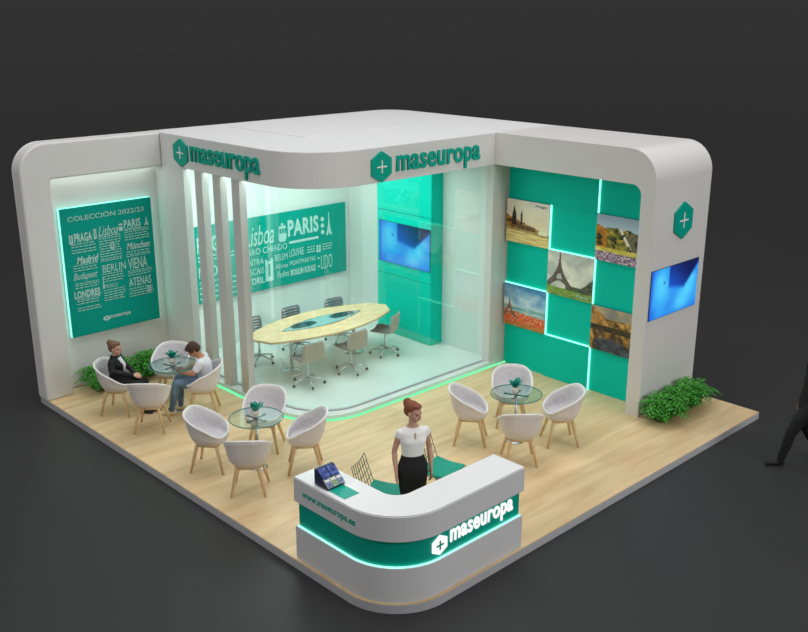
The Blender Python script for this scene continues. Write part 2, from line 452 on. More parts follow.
# ---- raised floor of the meeting room with its light line
def inner(ins, r=1.0):
    a, c = 2.37 + ins, 4.24 + ins
    return arc(a + r - ins, c + r - ins, r - ins, 180, 270, 20)
mp = thing('meeting_floor', 'raised glossy white floor of the glass meeting room edged with green light', 'floor panel', (4.5, 6.3, 0))
ia = inner(.04)
obj('floor_slab', prism(nb(), [(2.41, 7.54)] + ia + [(6.598, 4.28), (6.598, 8.298), (2.56, 8.298), (2.56, 7.54)], .001, .08), 'meetfloor', mp, world=True)
obj('light_strip', ribbon(nb(), [(2.395, 7.54)] + inner(.02) + [(6.82, 4.26)], .03, .001, .024), 'ledg', mp, world=True)

gp = thing('glass_partition', 'curved clear glass wall wrapping the corner of the meeting room', 'glass wall', (2.9, 4.6, .08))
path = [(2.60, 7.54)] + arc(2.60 + .85, 4.44 + .85, .85, 180, 270, 20) + [(XT - .005, 4.44)]
bg = ribbon(nb(), path, .014, .095, FB - .001)
obj('pane', bg, 'glass', gp, world=True, smooth=False)
obj('floor_rail', ribbon(nb(), path, .045, .081, .1), 'rail', gp, world=True)

# ================================================================= feature wall with tiles
yc = [4.298, 3.365, 2.43, 1.422]          # column edges (y decreases to the right)
zr = [0.0, .755, 1.51, 2.265, 3.02, FB]
posname = {0: 'first', 1: 'middle', 2: 'last'}
rowname = ['bottom', 'second', 'third', 'fourth', 'top']
photos = {(0, 3): ('prague', 'city print of riverside towers and bridge in golden light, upper left of teal wall', p_prague),
          (1, 2): ('eiffel', 'city print of an iron lattice tower above a green lawn, centre of teal wall', p_eiffel),
          (0, 1): ('poppy', 'city print of red poppy field under blue sky, lower left of teal wall', p_poppy),
          (2, 3): ('park', 'city print of autumn park with flowers, upper right of teal wall', p_park),
          (2, 1): ('seine', 'city print of an old stone bridge over dark water, lower right of teal wall', p_seine)}
lit = {(0, 3): 'R', (1, 2): 'TR', (0, 1): 'TR', (1, 0): 'TR', (1, 4): 'R'}
tlabels = {(0, 0): 'plain teal wall tile on the floor under the poppy field print',
           (1, 0): 'bottom teal wall tile with a lit top and right edge, between floor and middle tile',
           (2, 0): 'bottom right plain teal wall tile beside the white pillar',
           (1, 1): 'plain teal wall tile under the lattice tower print',
           (0, 2): 'plain teal wall tile between the golden towers print and the poppy print',
           (2, 2): 'plain teal wall tile between the autumn park print and the stone bridge print',
           (1, 3): 'plain teal wall tile just above the lattice tower print',
           (0, 4): 'top left teal wall tile above the golden towers print',
           (1, 4): 'top middle teal wall tile with a lit right edge',
           (2, 4): 'top right teal wall tile in the rounded corner of the arch'}
for ci in range(3):
    for ri in range(5):
        ya, yb_ = yc[ci], yc[ci + 1]; za, zb = zr[ri] + (.001 if ri == 0 else 0), zr[ri + 1]
        if ri == 4: zb = FB - .002
        th = .055 if (ci, ri) in lit or (ci, ri) in photos else .02
        if (ci, ri) == (1, 4): th = .05
        key = (ci, ri); ph = key in photos
        t = thing('photo_panel' if ph else 'wall_tile', photos[key][1] if ph else tlabels[key], 'photo print' if ph else 'wall panel',
                  (XR, (ya + yb_) / 2, za), 0, 'city photo panels' if ph else 'teal wall tiles')
        gpx = .0015
        s = obj('board', box(nb(), XR - th, XR - .001, yb_ + gpx, ya - gpx, za + gpx, zb - gpx), 'tealdark' if ph else 'teal', t, world=True, bevel=.002)
        if ph:
            fm = plane_mat((XR - th - .003, ya - .004, za + .004), (0, -1, 0), (0, 0, 1))
            w_, h_ = ya - yb_ - .008, zb - za - .008
            fw = 1.0                       # full picture width; the last column runs on behind the pillar
            fn = photos[key][2]
            grid_print('picture', fm, w_, h_, (lambda u, v, fn=fn, k=w_ / fw: fn(u * k, v)), 'photo', t, gain=1.13)
        if key in lit:
            e = .015
            if 'R' in lit[key]:
                obj('led_edge', box(nb(), XR - th + .004, XR - .022, yb_ - e, yb_, za, min(zb, FB - .01)), 'led', t, world=True)
            if 'T' in lit[key]:
                obj('led_edge', box(nb(), XR - th + .004, XR - .022, yb_ - e, ya - .002, zb, zb + e), 'led', t, world=True)
if True:
    for key, nm, bx in (((0, 3), 'Praga', (.62, .86, .66, .71)), ((1, 2), 'Paris', (.62, .86, .045, .10))):
        par = [o for o in COL.objects if o.get('label') == photos[key][1]][0]
        ya, za = yc[key[0]], zr[key[1]]
        text_on(par, 'caption', nm, plane_mat((XR - .0595, ya, za), (0, -1, 0), (0, 0, 1)), bx, 'groove' if key == (0, 3) else 'print_w', .01, .002, .2)

# ================================================================= logos
def logo(label, frame, hexbox, textbox, m_hex, m_plus, m_text, t=.03, loc=(0, 0, 0), txt='maseuropa', weight=.02):
    L = thing('logo_sign', label, 'sign', loc)
    cx, cy, w, h = hexbox
    bm = hex_bm(cx, cy, w, h, t); bmesh.ops.transform(bm, matrix=frame, verts=bm.verts)
    hx = obj('hexagon_badge', bm, m_hex, L, world=True)
    bm = plus_bm(cx, cy, w * .48, w * .05, .006, t); bmesh.ops.transform(bm, matrix=frame, verts=bm.verts)
    bmesh.ops.translate(bm, vec=-L.location, verts=bm.verts)
    obj('plus_mark', bm, m_plus, hx)
    if textbox: text_on(L, 'lettering', txt, frame, textbox, m_text, weight, t)
    return L
# left fascia: facing -X, u runs -Y
logo('teal hexagon and brand lettering on the left fascia above the slat columns',
     plane_mat((XB - .008, YL, FB), (0, -1, 0), (0, 0, 1)), (.655, .25, .42, .46), (.95, 2.84, .03, .39), 'logo', 'lettwhite', 'logo', loc=(XB, 6.8, FB))
logo('teal hexagon and brand lettering on the front fascia above the glass room',
     plane_mat((0, YB - .008, FB), (1, 0, 0), (0, 0, 1)), (3.82, .235, .40, .47), (4.13, 6.01, .02, .37), 'logo', 'lettwhite', 'logo', loc=(5, YB, FB))
logo('teal hexagon badge with a white plus above the screen on the end pillar',
     plane_mat((0, Y0 - .002, 0), (1, 0, 0), (0, 0, 1)), (7.235, 3.03, .50, .58), None, 'logo', 'lettwhite', None, loc=(7.235, Y0, 3.03))

# ================================================================= screens
def screen(label, frame, w, h, loc, par=None):
    t = thing('flat_screen', label, 'screen', loc)
    bm = box(nb(), 0, w, 0, h, .0, .014); bmesh.ops.transform(bm, matrix=frame, verts=bm.verts)
    obj('housing', bm, 'black', t, world=True, bevel=.004)
    f2 = frame @ Matrix.Translation((.006, .006, .0155))
    grid_print('display', f2, w - .012, h - .012, p_screen, 'screen', t, 90, 56)
    return t
screen('wide flat screen showing blue light on the end face of the white pillar', plane_mat((6.47, Y0 - .001, 1.56), (1, 0, 0), (0, 0, 1)), 1.36, .79, (7.15, Y0, 1.56))
# teal media cabinet in the meeting room
mc = thing('media_cabinet', 'tall teal cabinet block inside the glass room carrying a screen', 'cabinet', (6.45, 6.37, .08))
obj('body', box(nb(), 6.32, 6.598, 5.65, 7.10, .081, FB - .002), 'teal', mc, world=True)
zs = [.081, 1.27, 2.50, FB - .002]
for i in range(3):
    obj('front_panel', box(nb(), 6.295, 6.319, 5.652, 7.098, zs[i] + .006, zs[i + 1] - .006), 'teal', mc, world=True, bevel=.002)
for i in (1, 2): obj('shadow_gap', box(nb(), 6.312, 6.3195, 5.652, 7.098, zs[i] - .0055, zs[i] + .0055), 'groove', mc, world=True)
screen('wide flat screen showing blue light on the teal cabinet inside the glass room', plane_mat((6.294, 7.04, 1.50), (0, -1, 0), (0, 0, 1)), 1.38, .80, (6.27, 6.35, 1.5))

# ================================================================= posters
def dashes(bm, u0, u1, v, h=.018, seed=0):
    rr = random.Random(seed); u = u0
    while u < u1 - .02:
        w = min(rr.uniform(.03, .09), u1 - u); 
        box(bm, u, u + w, v, v + h, 0, .003); u += w + .018
def icon_tower(bm, cx, v0, h, w):
    n = 12; L = []; Rr = []
    for i in range(n + 1):
        t = i / n; ww = (w * .5) * ((1 - t) ** 2.4) + .006; L.append((cx - ww, v0 + h * t)); Rr.append((cx + ww, v0 + h * t))
    notch = [(cx + w * .22, v0), (cx, v0 + h * .16), (cx - w * .22, v0)]
    prism(bm, Rr + L[::-1] + notch[::-1], 0, .003)
def icon_tram(bm, x0, x1, v0, v1, body=True):
    w = x1 - x0; h = v1 - v0
    prism(bm, [(x0, v0 + h * .15), (x0 + w * .15, v0), (x1 - w * .15, v0), (x1, v0 + h * .15), (x1, v0 + h * .45), (x0, v0 + h * .45)], 0, .003)
    for k in range(3): box(bm, x0 + w * (.02 + .34 * k), x0 + w * (.1 + .34 * k), v0 + h * .45, v0 + h * .72, 0, .003)
    prism(bm, [(x0, v0 + h * .72), (x1, v0 + h * .72), (x1 - w * .1, v0 + h * .86), (x0 + w * .1, v0 + h * .86)], 0, .003)
    box(bm, x0 + w * .35, x0 + w * .65, v0 + h * .9, v1, 0, .003)
def icon_block(bm, x0, x1, v0, v1):
    w = x1 - x0; h = v1 - v0
    box(bm, x0, x1, v0, v0 + h * .2, 0, .003); box(bm, x0, x0 + w * .35, v0 + h * .2, v0 + h * .8, 0, .003)
    box(bm, x1 - w * .35, x1, v0 + h * .2, v0 + h * .8, 0, .003); box(bm, x0, x1, v0 + h * .8, v1 - h * .1, 0, .003)
    box(bm, x0, x0 + w * .25, v1 - h * .1, v1, 0, .003); box(bm, x1 - w * .25, x1, v1 - h * .1, v1, 0, .003)
def poster(label, frame, w, h, words, extra, loc, ledsides, inset=.04):
    t = thing('wall_poster', label, 'poster', loc)
    bm = box(nb(), 0, w, 0, h, -.035, 0); bmesh.ops.transform(bm, matrix=frame, verts=bm.verts)
    obj('board', bm, 'tealdark', t, world=True, bevel=.003)
    f2 = frame @ Matrix.Translation((0, 0, .0015))
    for nm, s, bx, wt, sh in words:
        text_on(t, nm, s, f2, (bx[0] * w, bx[1] * w, bx[2] * h, bx[3] * h), 'print_w', wt, .003, sh)
    bm = nb()
    for it in extra(bm, w, h): icon(t, f2, *it)
    bmesh.ops.transform(bm, matrix=f2, verts=bm.verts); obj('small_print', bm, 'print_w', t, world=True)
    bm = nb()
    for sx in ledsides:
        if sx == 'L': box(bm, -.006, .012, 0, h, -.075, -.037)
        if sx == 'R': box(bm, w - .012, w + .006, 0, h, -.075, -.037)
        if sx == 'T': box(bm, .013, w - .013, h - .012, h + .006, -.075, -.037)
        if sx == 'B': box(bm, .013, w - .013, -.006, .012, -.075, -.037)
    if ledsides:
        bmesh.ops.transform(bm, matrix=frame, verts=bm.verts); obj('back_light', bm, 'led', t, world=True)
    return t
def V(a, b): return (1 - b, 1 - a)     # from the top
Lw, Lh = 1.61, 2.15
words = [('heading', 'COLECCIÓN 2022/23', (.07, .91, *V(.055, .10)), .0, 0),
    ('lettering', 'PRAGA', (.12, .31, *V(.195, .265)), .03, 0), ('lettering', 'Lisboa', (.38, .60, *V(.17, .245)), .0, .4), ('lettering', 'PARIS', (.67, .86, *V(.15, .215)), .02, 0),
    ('lettering', 'Madrid', (.12, .36, *V(.375, .435)), .03, .3), ('lettering', 'München', (.68, .95, *V(.335, .39)), .02, .3),
    ('lettering', 'BERLIN', (.39, .65, *V(.475, .535)), .0, 0), ('lettering', 'VIENA', (.68, .90, *V(.46, .55)), .01, 0),
    ('lettering', 'Budapest', (.07, .33, *V(.50, .57)), .0, .4), ('lettering', 'LONDRES', (.06, .34, *V(.64, .70)), .04, 0),
    ('lettering', 'ATENAS', (.67, .93, *V(.62, .69)), .01, 0), ('lettering', 'MOSCÚ', (.40, .54, *V(.625, .66)), .0, 0),
    ('brand_lettering', 'maseuropa', (.42, .66, *V(.885, .918)), .02, 0)]
def icon_bar(bm, a, b_, c, d): box(bm, a, b_, c, d, 0, .003)
def icon_hex(bm, cx, cy, w, h): merge(bm, hex_bm(cx, cy, w, h, .003))
def icon(t, frame, fn, *a):
    bm = nb(); fn(bm, *a); bmesh.ops.transform(bm, matrix=frame, verts=bm.verts); obj('icon', bm, 'print_w', t, world=True)
def extra_left(bm, w, h):
    seed = 1
    for u0, u1, rows in ((.08, .34, (.28, .30, .325, .345, .445, .465, .485, .585, .60, .62, .71, .725, .745, .78, .80)),
                         (.38, .62, (.255, .27, .29, .31, .33, .35, .37, .39, .41, .43, .445, .55, .57, .59, .61, .68, .70, .72, .74, .76)),
                         (.67, .95, (.235, .25, .27, .29, .31, .41, .43, .445, .565, .58, .60, .71, .73, .75, .77))):
        for v in rows:
            seed += 1; dashes(bm, u0 * w, u1 * w, (1 - v) * h, .012, seed)
    return [(icon_bar, .67 * w, .87 * w, (1 - .225) * h, (1 - .221) * h), (icon_tram, .61 * w, .655 * w, (1 - .23) * h, (1 - .165) * h),
            (icon_block, .33 * w, .36 * w, (1 - .26) * h, (1 - .18) * h), (icon_block, .065 * w, .105 * w, (1 - .27) * h, (1 - .2) * h),
            (icon_tower, .93 * w, (1 - .215) * h, .065 * h, .05 * w), (icon_block, .50 * w, .54 * w, (1 - .36) * h, (1 - .30) * h),
            (icon_tower, .385 * w, (1 - .66) * h, .09 * h, .02 * w), (icon_block, .88 * w, .92 * w, (1 - .76) * h, (1 - .705) * h),
            (icon_hex, .385 * w, (1 - .90) * h, .075 * w, .042 * h)]
lp = poster('large upright teal poster of European city names on the left wall', plane_mat((.61, 8.33, .92), (1, 0, 0), (0, 0, 1)), Lw, Lh, words, extra_left, (1.44, 8.33, .96), 'LTR')
bm = merge(nb(), plus_bm(.385 * Lw, .10 * Lh, .032 * Lw, .007 * Lw, .002, .0035)); bmesh.ops.transform(bm, matrix=plane_mat((.61, 8.33, .92), (1, 0, 0), (0, 0, 1)), verts=bm.verts)
obj('brand_plus', bm, 'tealdark', lp, world=True)
mx0, mw, mz0, mh = 2.86, 3.60, 1.02, 1.42
def U(a, b): return ((a - mx0) / mw, (b - mx0) / mw)
def Z(a, b): return ((a - mz0) / mh, (b - mz0) / mh)
words = [('lettering', 'Lisboa', (*U(4.02, 4.68), *Z(1.90, 2.28)), .0, .3), ('lettering', 'PARIS', (*U(5.01, 5.76), *Z(1.95, 2.28)), .035, 0),
    ('lettering', 'BAIRRO CHIADO', (*U(3.85, 4.98), *Z(1.73, 1.85)), .0, 0), ('lettering', 'SINTRA', (*U(3.98, 4.42), *Z(1.53, 1.65)), .0, 0),
    ('lettering', 'CASCAIS', (*U(3.92, 4.42), *Z(1.35, 1.47)), .0, 0), ('lettering', 'ESTORIL', (*U(3.92, 4.42), *Z(1.16, 1.29)), .02, 0),
    ('lettering', 'BELEM', (*U(4.68, 4.98), *Z(1.53, 1.65)), .0, 0), ('lettering', 'Alfama', (*U(4.68, 4.98), *Z(1.37, 1.46)), .0, 0),
    ('lettering', 'Fados', (*U(4.72, 5.0), *Z(1.19, 1.31)), .0, .2), ('lettering', 'LOUVRE', (*U(5.03, 5.38), *Z(1.55, 1.70)), .0, 0),
    ('lettering', 'MONTMARTRE', (*U(5.03, 5.66), *Z(1.38, 1.47)), .0, 0), ('lettering', 'MOULIN ROUGE', (*U(5.04, 5.66), *Z(1.17, 1.30)), .035, 0),
    ('lettering', 'LIDO', (*U(5.80, 6.09), *Z(1.17, 1.45)), .0, 0), ('lettering', 'PRAGA', (*U(3.0, 3.55), *Z(1.95, 2.25)), .03, 0),
    ('lettering', 'MADRID', (*U(3.0, 3.7), *Z(1.5, 1.7)), .02, 0)]
def extra_mid(bm, w, h):
    X = lambda x: x - mx0
    Y = lambda z: z - mz0
    for k, z in enumerate((1.56, 1.61, 1.66)):
        dashes(bm, X(5.47), X(5.67), Y(z), .02, 40 + k); dashes(bm, X(5.85), X(6.09), Y(z), .02, 50 + k)
    for k, z in enumerate((1.1, 1.2, 1.3, 1.4, 1.8, 1.87)): dashes(bm, X(3.0), X(3.8), Y(z), .03, 60 + k)
    return [(icon_tram, X(4.79), X(4.97), Y(1.88), Y(2.24)), (icon_bar, X(5.03), X(5.75), Y(1.81), Y(1.86)), (icon_block, X(4.45), X(4.63), Y(1.17), Y(1.6)),
            (icon_tower, X(6.02), Y(1.84), .46, .14), (icon_block, X(5.70), X(5.80), Y(1.53), Y(1.68)), (icon_hex, X(5.74), Y(1.41), .05, .05),
            (icon_hex, X(5.74), Y(1.24), .05, .05)] + [(icon_hex, X(5.86), Y(1.92 + k * .13), .08, .1) for k in range(3)]
poster('wide teal poster of city names on the back wall behind the meeting table', plane_mat((mx0, 8.235, mz0), (1, 0, 0), (0, 0, 1)), mw, mh, words, extra_mid, (4.6, 8.235, mz0), '')

# ================================================================= reception counter
cr = .70
def cpath(ins, inner_ins=0):
    """L-shaped footprint; ins = inset of outer faces"""
    x0, y0 = .06 + ins, .0 + ins; ro = cr - ins; de = .47 - ins + inner_ins
    o = arc(x0 + ro, y0 + ro, ro, 180, 270, 20) + [(2.135 - ins, y0), (2.135 - ins, y0 + de), (x0 + de + .22, y0 + de)]
    o += arc(x0 + de + .22, y0 + de + .22, .22, 270, 180, 10)[1:] + [(x0 + de, 1.655 - ins), (x0, 1.655 - ins)]
    return o
ct = thing('reception_counter', 'white L-shaped reception counter with a rounded corner and a teal band', 'counter', (.4, .4, 0))
obj('base_band', prism(nb(), cpath(0), .001, .425), 'counter', ct, world=True, bevel=.006)
obj('teal_band', prism(nb(), cpath(.035, .0), .437, .742), 'teallam', ct, world=True)
tb = obj('top_band', prism(nb(), cpath(-.004), .743, 1.04), 'counter', ct, world=True, bevel=.006)
obj('worktop', prism(nb(), cpath(.004), 1.0405, 1.052), 'ctop', ct, world=True, bevel=.003)
lip = [p for p in cpath(.03)]
lp_ = [(.08, 1.62)] + arc(.08 + cr - .02, .02 + cr - .02, cr - .02, 180, 270, 20) + [(2.105, .02)]
obj('led_line', ribbon(nb(), lp_, .014, .4255, .4365), 'led', ct, world=True)
f = plane_mat((.056, 0, 0), (0, -1, 0), (0, 0, 1))
text_on(ct, 'web_address', 'www.maseuropa.es', f, (-1.50, -.60, .83, .915), 'logo', .02, .004)
f = plane_mat((0, .0335, 0), (1, 0, 0), (0, 0, 1))
bm = hex_bm(.765, .585, .23, .24, .012); bmesh.ops.transform(bm, matrix=f, verts=bm.verts); hb = obj('hexagon_badge', bm, 'litw', ct, world=True)
bm = plus_bm(.765, .585, .11, .022, .004, .0125); bmesh.ops.transform(bm, matrix=f, verts=bm.verts); bmesh.ops.translate(bm, vec=-ct.location, verts=bm.verts); obj('plus_mark', bm, 'teallam', hb)
text_on(ct, 'brand_lettering', 'maseuropa', f, (.93, 1.98, .48, .70), 'litw', .02, .012)
obj('display_inset', box(nb(), .125, .335, .84, 1.36, 1.0525, 1.056), 'teallam', ct, world=True)

# leaflet box
lb = thing('leaflet_holder', 'small dark blue stand of leaflets on the left end of the counter', 'leaflet holder', (.235, 1.24, 1.0565), R(0))
obj('back_stand', prism(nb(), [(-.13, 0), (.10, 0), (.10, .19), (.07, .19), (-.13, .02)], -.125, .125, 'x'), 'navy', lb, bevel=.004)
def p_leaf(k, u, v):
    base = [(60, 80, 150), (110, 150, 90), (70, 96, 160), (196, 200, 204)][k]
    if .12 < u < .88 and .62 < v < .86: return (232, 232, 228)
    return mixc(base, (190, 196, 190), nz(u + k, v, 5) + .35)
tilt = math.atan2(.17, .20)
def slope(x, d, lift): return Matrix.Translation((x, -.13 + d * cos(tilt), .02 + d * sin(tilt))) @ Matrix.Rotation(tilt, 4, 'X') @ Matrix.Translation((0, 0, lift))
k = 0
for d, ln, xs_, wd in ((.0, .115, (-.118, -.037, .044), .075), (.125, .125, (-.118, .004), .114)):
    for x in xs_:
        m4 = slope(x, d, .002)
        bmx = box(nb(), 0, wd, 0, ln, 0, .012); bmesh.ops.transform(bmx, matrix=m4, verts=bmx.verts); lf = obj('leaflet', bmx, 'lettwhite' if d == 0 else 'navy', lb)
        g_ = grid_print('cover_print', slope(x, d, .0145), wd, ln, (lambda u, v, k=k, d=d: p_leaf(k, u, v) if d == 0 else mixc((38, 52, 120), (96, 120, 190), nz(u + k, v, 3) + .5)), 'boxes', None, 12, 16); g_.parent = lf
        k += 1
k = 0

# ================================================================= lounge chairs
def lounge_chair():
    t = thing('lounge_chair', 'x', 'chair', (0, 0, 0), 0, 'shell chairs round the glass tables')
    NT, a = 40, 0
    def rim(th):            # th=0 back, pi = front ; chair faces +X, back at -X
        c = cos(th); s = sin(th)
        x = -.31 * abs(c) ** .8 if c > 0 else .27 * abs(c) ** .8; y = .33 * math.copysign(abs(s) ** .72, s)
        k = (1 + c) / 2                    # 1 at back
        z = .505 + .33 * sm(-.22, 1.10, k) + .018 * k ** 6
        z += .02 * k
        if c > 0: x -= .03 * c
        return Vector((x, y, z))
    def base(th):
        c = cos(th); s = sin(th)
        return Vector((-.195 * math.copysign(abs(c) ** .75, c) + .01, .205 * math.copysign(abs(s) ** .75, s), .415))
    def shell_pt(th, v):    # v 0..1 from base outline to rim
        b_, r_ = base(th), rim(th)
        p = b_.lerp(r_, v); out = Vector((p.x, p.y, 0)).normalized() * (.024 * sin(pi * v) + .012 * sin(2 * pi * v))
        return p + out
    bm = nb(); c0_ = bm.verts.new((.02, 0, .41)); rings = []
    for fr_ in (.5, 1): rings.append([bm.verts.new(Vector((.02, 0, .41)).lerp(base(2 * pi * k / NT), fr_)) for k in range(NT)])
    for i in range(1, 8): rings.append([bm.verts.new(shell_pt(2 * pi * k / NT, i / 7)) for k in range(NT)])
    # inner skin
    def inn(th, v, d=.028):
        p = shell_pt(th, v); c = Vector((.02, 0, p.z)); q = p + (c - p).normalized() * d
        if v < .4: q.z = max(q.z, .475)
        return q
    for i in range(7, 1, -1): rings.append([bm.verts.new(inn(2 * pi * k / NT, i / 7)) for k in range(NT)])
    rings.append([bm.verts.new(Vector((.02, 0, .478)).lerp(inn(2 * pi * k / NT, 2 / 7), .5)) for k in range(NT)])
    for k in range(NT): bm.faces.new((c0_, rings[0][(k + 1) % NT], rings[0][k]))
    for A, B in zip(rings, rings[1:]):
        for k in range(NT): bm.faces.new((A[k], A[(k + 1) % NT], B[(k + 1) % NT], B[k]))
    ct_ = bm.verts.new((.02, 0, .48))
    for k in range(NT): bm.faces.new((ct_, rings[-1][k], rings[-1][(k + 1) % NT]))
    obj('shell', bm, 'shell', t, smooth=True)
    # quilted lining with stitched dimples
    bm = nb(); rg = []
    for i in range(9):
        fr_ = i / 8; row = []
        for k in range(NT):
            th = 2 * pi * k / NT
            if fr_ < .45: p = Vector((.02, 0, .486)).lerp(inn(th, 2 / 7, .034), fr_ / .45); p.z = max(p.z, .486)
            else: p = inn(th, 2 / 7 + (fr_ - .45) / .55 * .66, .033)
            if i and (i + k) % 2 == 0 and i < 8: p = p + (Vector((.02, 0, .62)) - p).normalized() * .004
            row.append(bm.verts.new(p))
        rg.append(row)
    for A, B in zip(rg[1:], rg[2:]):
        for k in range(NT): bm.faces.new((A[k], A[(k + 1) % NT], B[(k + 1) % NT], B[k]))
    bm.faces.new(rg[1]); bm.verts.ensure_lookup_table()
    for v in rg[0]: bm.verts.remove(v)
    obj('lining', bm, 'shellin', t, smooth=True)
    bm = nb(); tube(bm, [inn(2 * pi * k / NT, 1, .014) + Vector((0, 0, .002)) for k in range(NT)], .0165, 8, closed=True)
    obj('rim_piping', bm, 'piping', t, smooth=True)
    bm = nb()
    fr4 = [(.15, .15), (.15, -.15), (-.14, -.15), (-.14, .15)]
    for i in range(4):
        p, q = fr4[i], fr4[(i + 1) % 4]; tube(bm, [(p[0], p[1], .393), (q[0], q[1], .393)], .022, 8)
    obj('under_frame', bm, 'oak', t, smooth=True)
    for p in fr4:
        bm = nb(); e = (p[0] * 1.65, p[1] * 1.55)
        tube(bm, [(p[0], p[1], .395), (p[0] * 1.12, p[1] * 1.1, .32), (*e, .001)], [.030, .028, .017], 8)
        obj('leg', bm, 'oak', t, smooth=True)
    return t
S2 = .47
TA, TB, TC = (1.16, 6.53), (1.11, 3.88), (4.35, 1.96)
LC = []
names = {
 'A': ('by the city-names wall', ['grey shell chair in which the woman in the black suit sits', 'empty grey shell chair in front of the seated pair, its back to the viewer',
       'grey shell chair in which the man in the white T-shirt sits', 'empty grey shell chair behind the table between the two seated people']),
 'B': ('', ['empty grey shell chair on the left side of the middle glass table', 'empty grey shell chair of the middle group with its back to the viewer',
       'empty grey shell chair on the right side of the middle glass table', 'empty grey shell chair behind the middle glass table, facing the viewer']),
 'C': ('', ['empty grey shell chair on the left side of the glass table near the teal wall', 'empty grey shell chair at the table near the teal wall, its back to the viewer',
       'empty grey shell chair on the right side of the glass table near the teal wall', 'empty grey shell chair behind the glass table near the teal wall, facing the viewer'])}
offs = [(-S2, S2, -45), (-S2, -S2, 45), (S2, -S2, 135), (S2, S2, 225)]
tweak = {('A', 0): (-.02, .02), ('A', 1): (.02, .02), ('A', 3): (-.01, .0)}
proto = lounge_chair(); first = True
for key, T in (('A', TA), ('B', TB), ('C', TC)):
    for i, (dx, dy, an) in enumerate(offs):
        tw = tweak.get((key, i), (0, 0)); loc = (T[0] + dx + tw[0], T[1] + dy + tw[1], 0)
        jit = {0: -6, 1: 3, 2: 7, 3: -4}[i]
        if first:
            proto.location = loc; proto.rotation_euler = (0, 0, R(an + jit)); proto['label'] = names[key][1][i]; first = False; o = proto
        else: o = dup(proto, loc, R(an + jit), names[key][1][i])
        o.scale = (.96, .96, .97); LC.append(o)

# ================================================================= glass tables
def glass_table():
    t = thing('glass_table', 'x', 'table', (0, 0, 0), 0, 'round glass tables')
    bm = nb(); lathe(bm, [(.358, .748), (.37, .751), (.37, .757), (.358, .760)], 48)
    obj('glass_top', bm, 'tglass', t)
    bm = nb()
    prof = arc(0, 0, .372, 0, 360, 48)[:-1]
    tube(bm, [(x, y, .754) for x, y in prof], .0075, 6, closed=True); obj('top_rim', bm, 'gedge', t, smooth=True)
    bm = nb()
    for a_ in (0, 90): 
        tube(bm, [(-.16 * cos(R(a_)), -.16 * sin(R(a_)), .735), (.16 * cos(R(a_)), .16 * sin(R(a_)), .735)], .011, 8)
    obj('cross_bracket', bm, 'dsteel', t, smooth=True)
    for a_ in range(0, 360, 90):
        bm = nb(); lathe(bm, [(.026, 0), (.028, .006), (.026, .0115)], 16, (.16 * cos(R(a_)), .16 * sin(R(a_)), .736)); obj('support_pad', bm, 'dsteel', t, smooth=True)
    obj('column', lathe(nb(), [(.018, .02), (.016, .3), (.016, .73)], 16), 'steel', t, smooth=True)
    obj('base', lathe(nb(), [(.13, .001), (.13, .008), (.05, .016), (.02, .026)], 32), 'steel', t, smooth=True)
    return t
TA = (1.36, 6.48)
tt = glass_table(); tt.location = (*TA, 0); tt.rotation_euler.z = R(20); tt['label'] = 'round glass table between the seated woman and man'
dup(tt, (*TB, 0), R(12), 'round glass table of the middle group of four empty chairs')
dup(tt, (*TC, 0), R(25), 'round glass table of the group near the teal photo wall')
def table_plant():
    t = thing('potted_succulent', 'x', 'plant', (0, 0, .7605), 0, 'teal table plants')
    obj('pot', lathe(nb(), [(.028, .0005), (.042, .04), (.046, .08), (.038, .082), (.034, .07)], 16), 'pot', t, smooth=True)
    rr = random.Random(3)
    for k in range(9):
        bm = nb(); a_ = k * 40 + rr.uniform(-12, 12); el = R(rr.uniform(25, 75)); L_ = rr.uniform(.12, .17)
        d = Vector((cos(R(a_)) * cos(el), sin(R(a_)) * cos(el), sin(el))); sd = Vector((-sin(R(a_)), cos(R(a_)), 0)); up = sd.cross(d)
        n = 6; top = []; 
        for i in range(n + 1):
            f_ = i / n; c = Vector((0, 0, .075)) + d * L_ * f_ - Vector((0, 0, .05)) * f_ * f_ * .5; w = .036 * sin(pi * min(1, .12 + f_ * .88)) + .001
            top.append([bm.verts.new(c + sd * w), bm.verts.new(c + up * -.006), bm.verts.new(c - sd * w), bm.verts.new(c + up * .004)])
        for A, B in zip(top, top[1:]):
            for q in range(4): bm.faces.new((A[q], A[(q + 1) % 4], B[(q + 1) % 4], B[q]))
        bm.faces.new(top[0][::-1]); bm.faces.new(top[-1])
        obj('leaf', bm, 'tleaf', t, smooth=True)
    return t
tp = table_plant(); tp.scale = (1.2, 1.2, 1.2); tp.location = (TA[0] + .02, TA[1] + .05, .7605); tp['label'] = 'teal-leaved plant in a pale pot on the table between the seated pair'
dup(tp, (TB[0], TB[1] + .02, .7605), 1, 'teal-leaved plant in a pale pot on the middle glass table')
dup(tp, (TC[0], TC[1] + .02, .7605), 2, 'teal-leaved plant in a pale pot on the table near the teal wall')

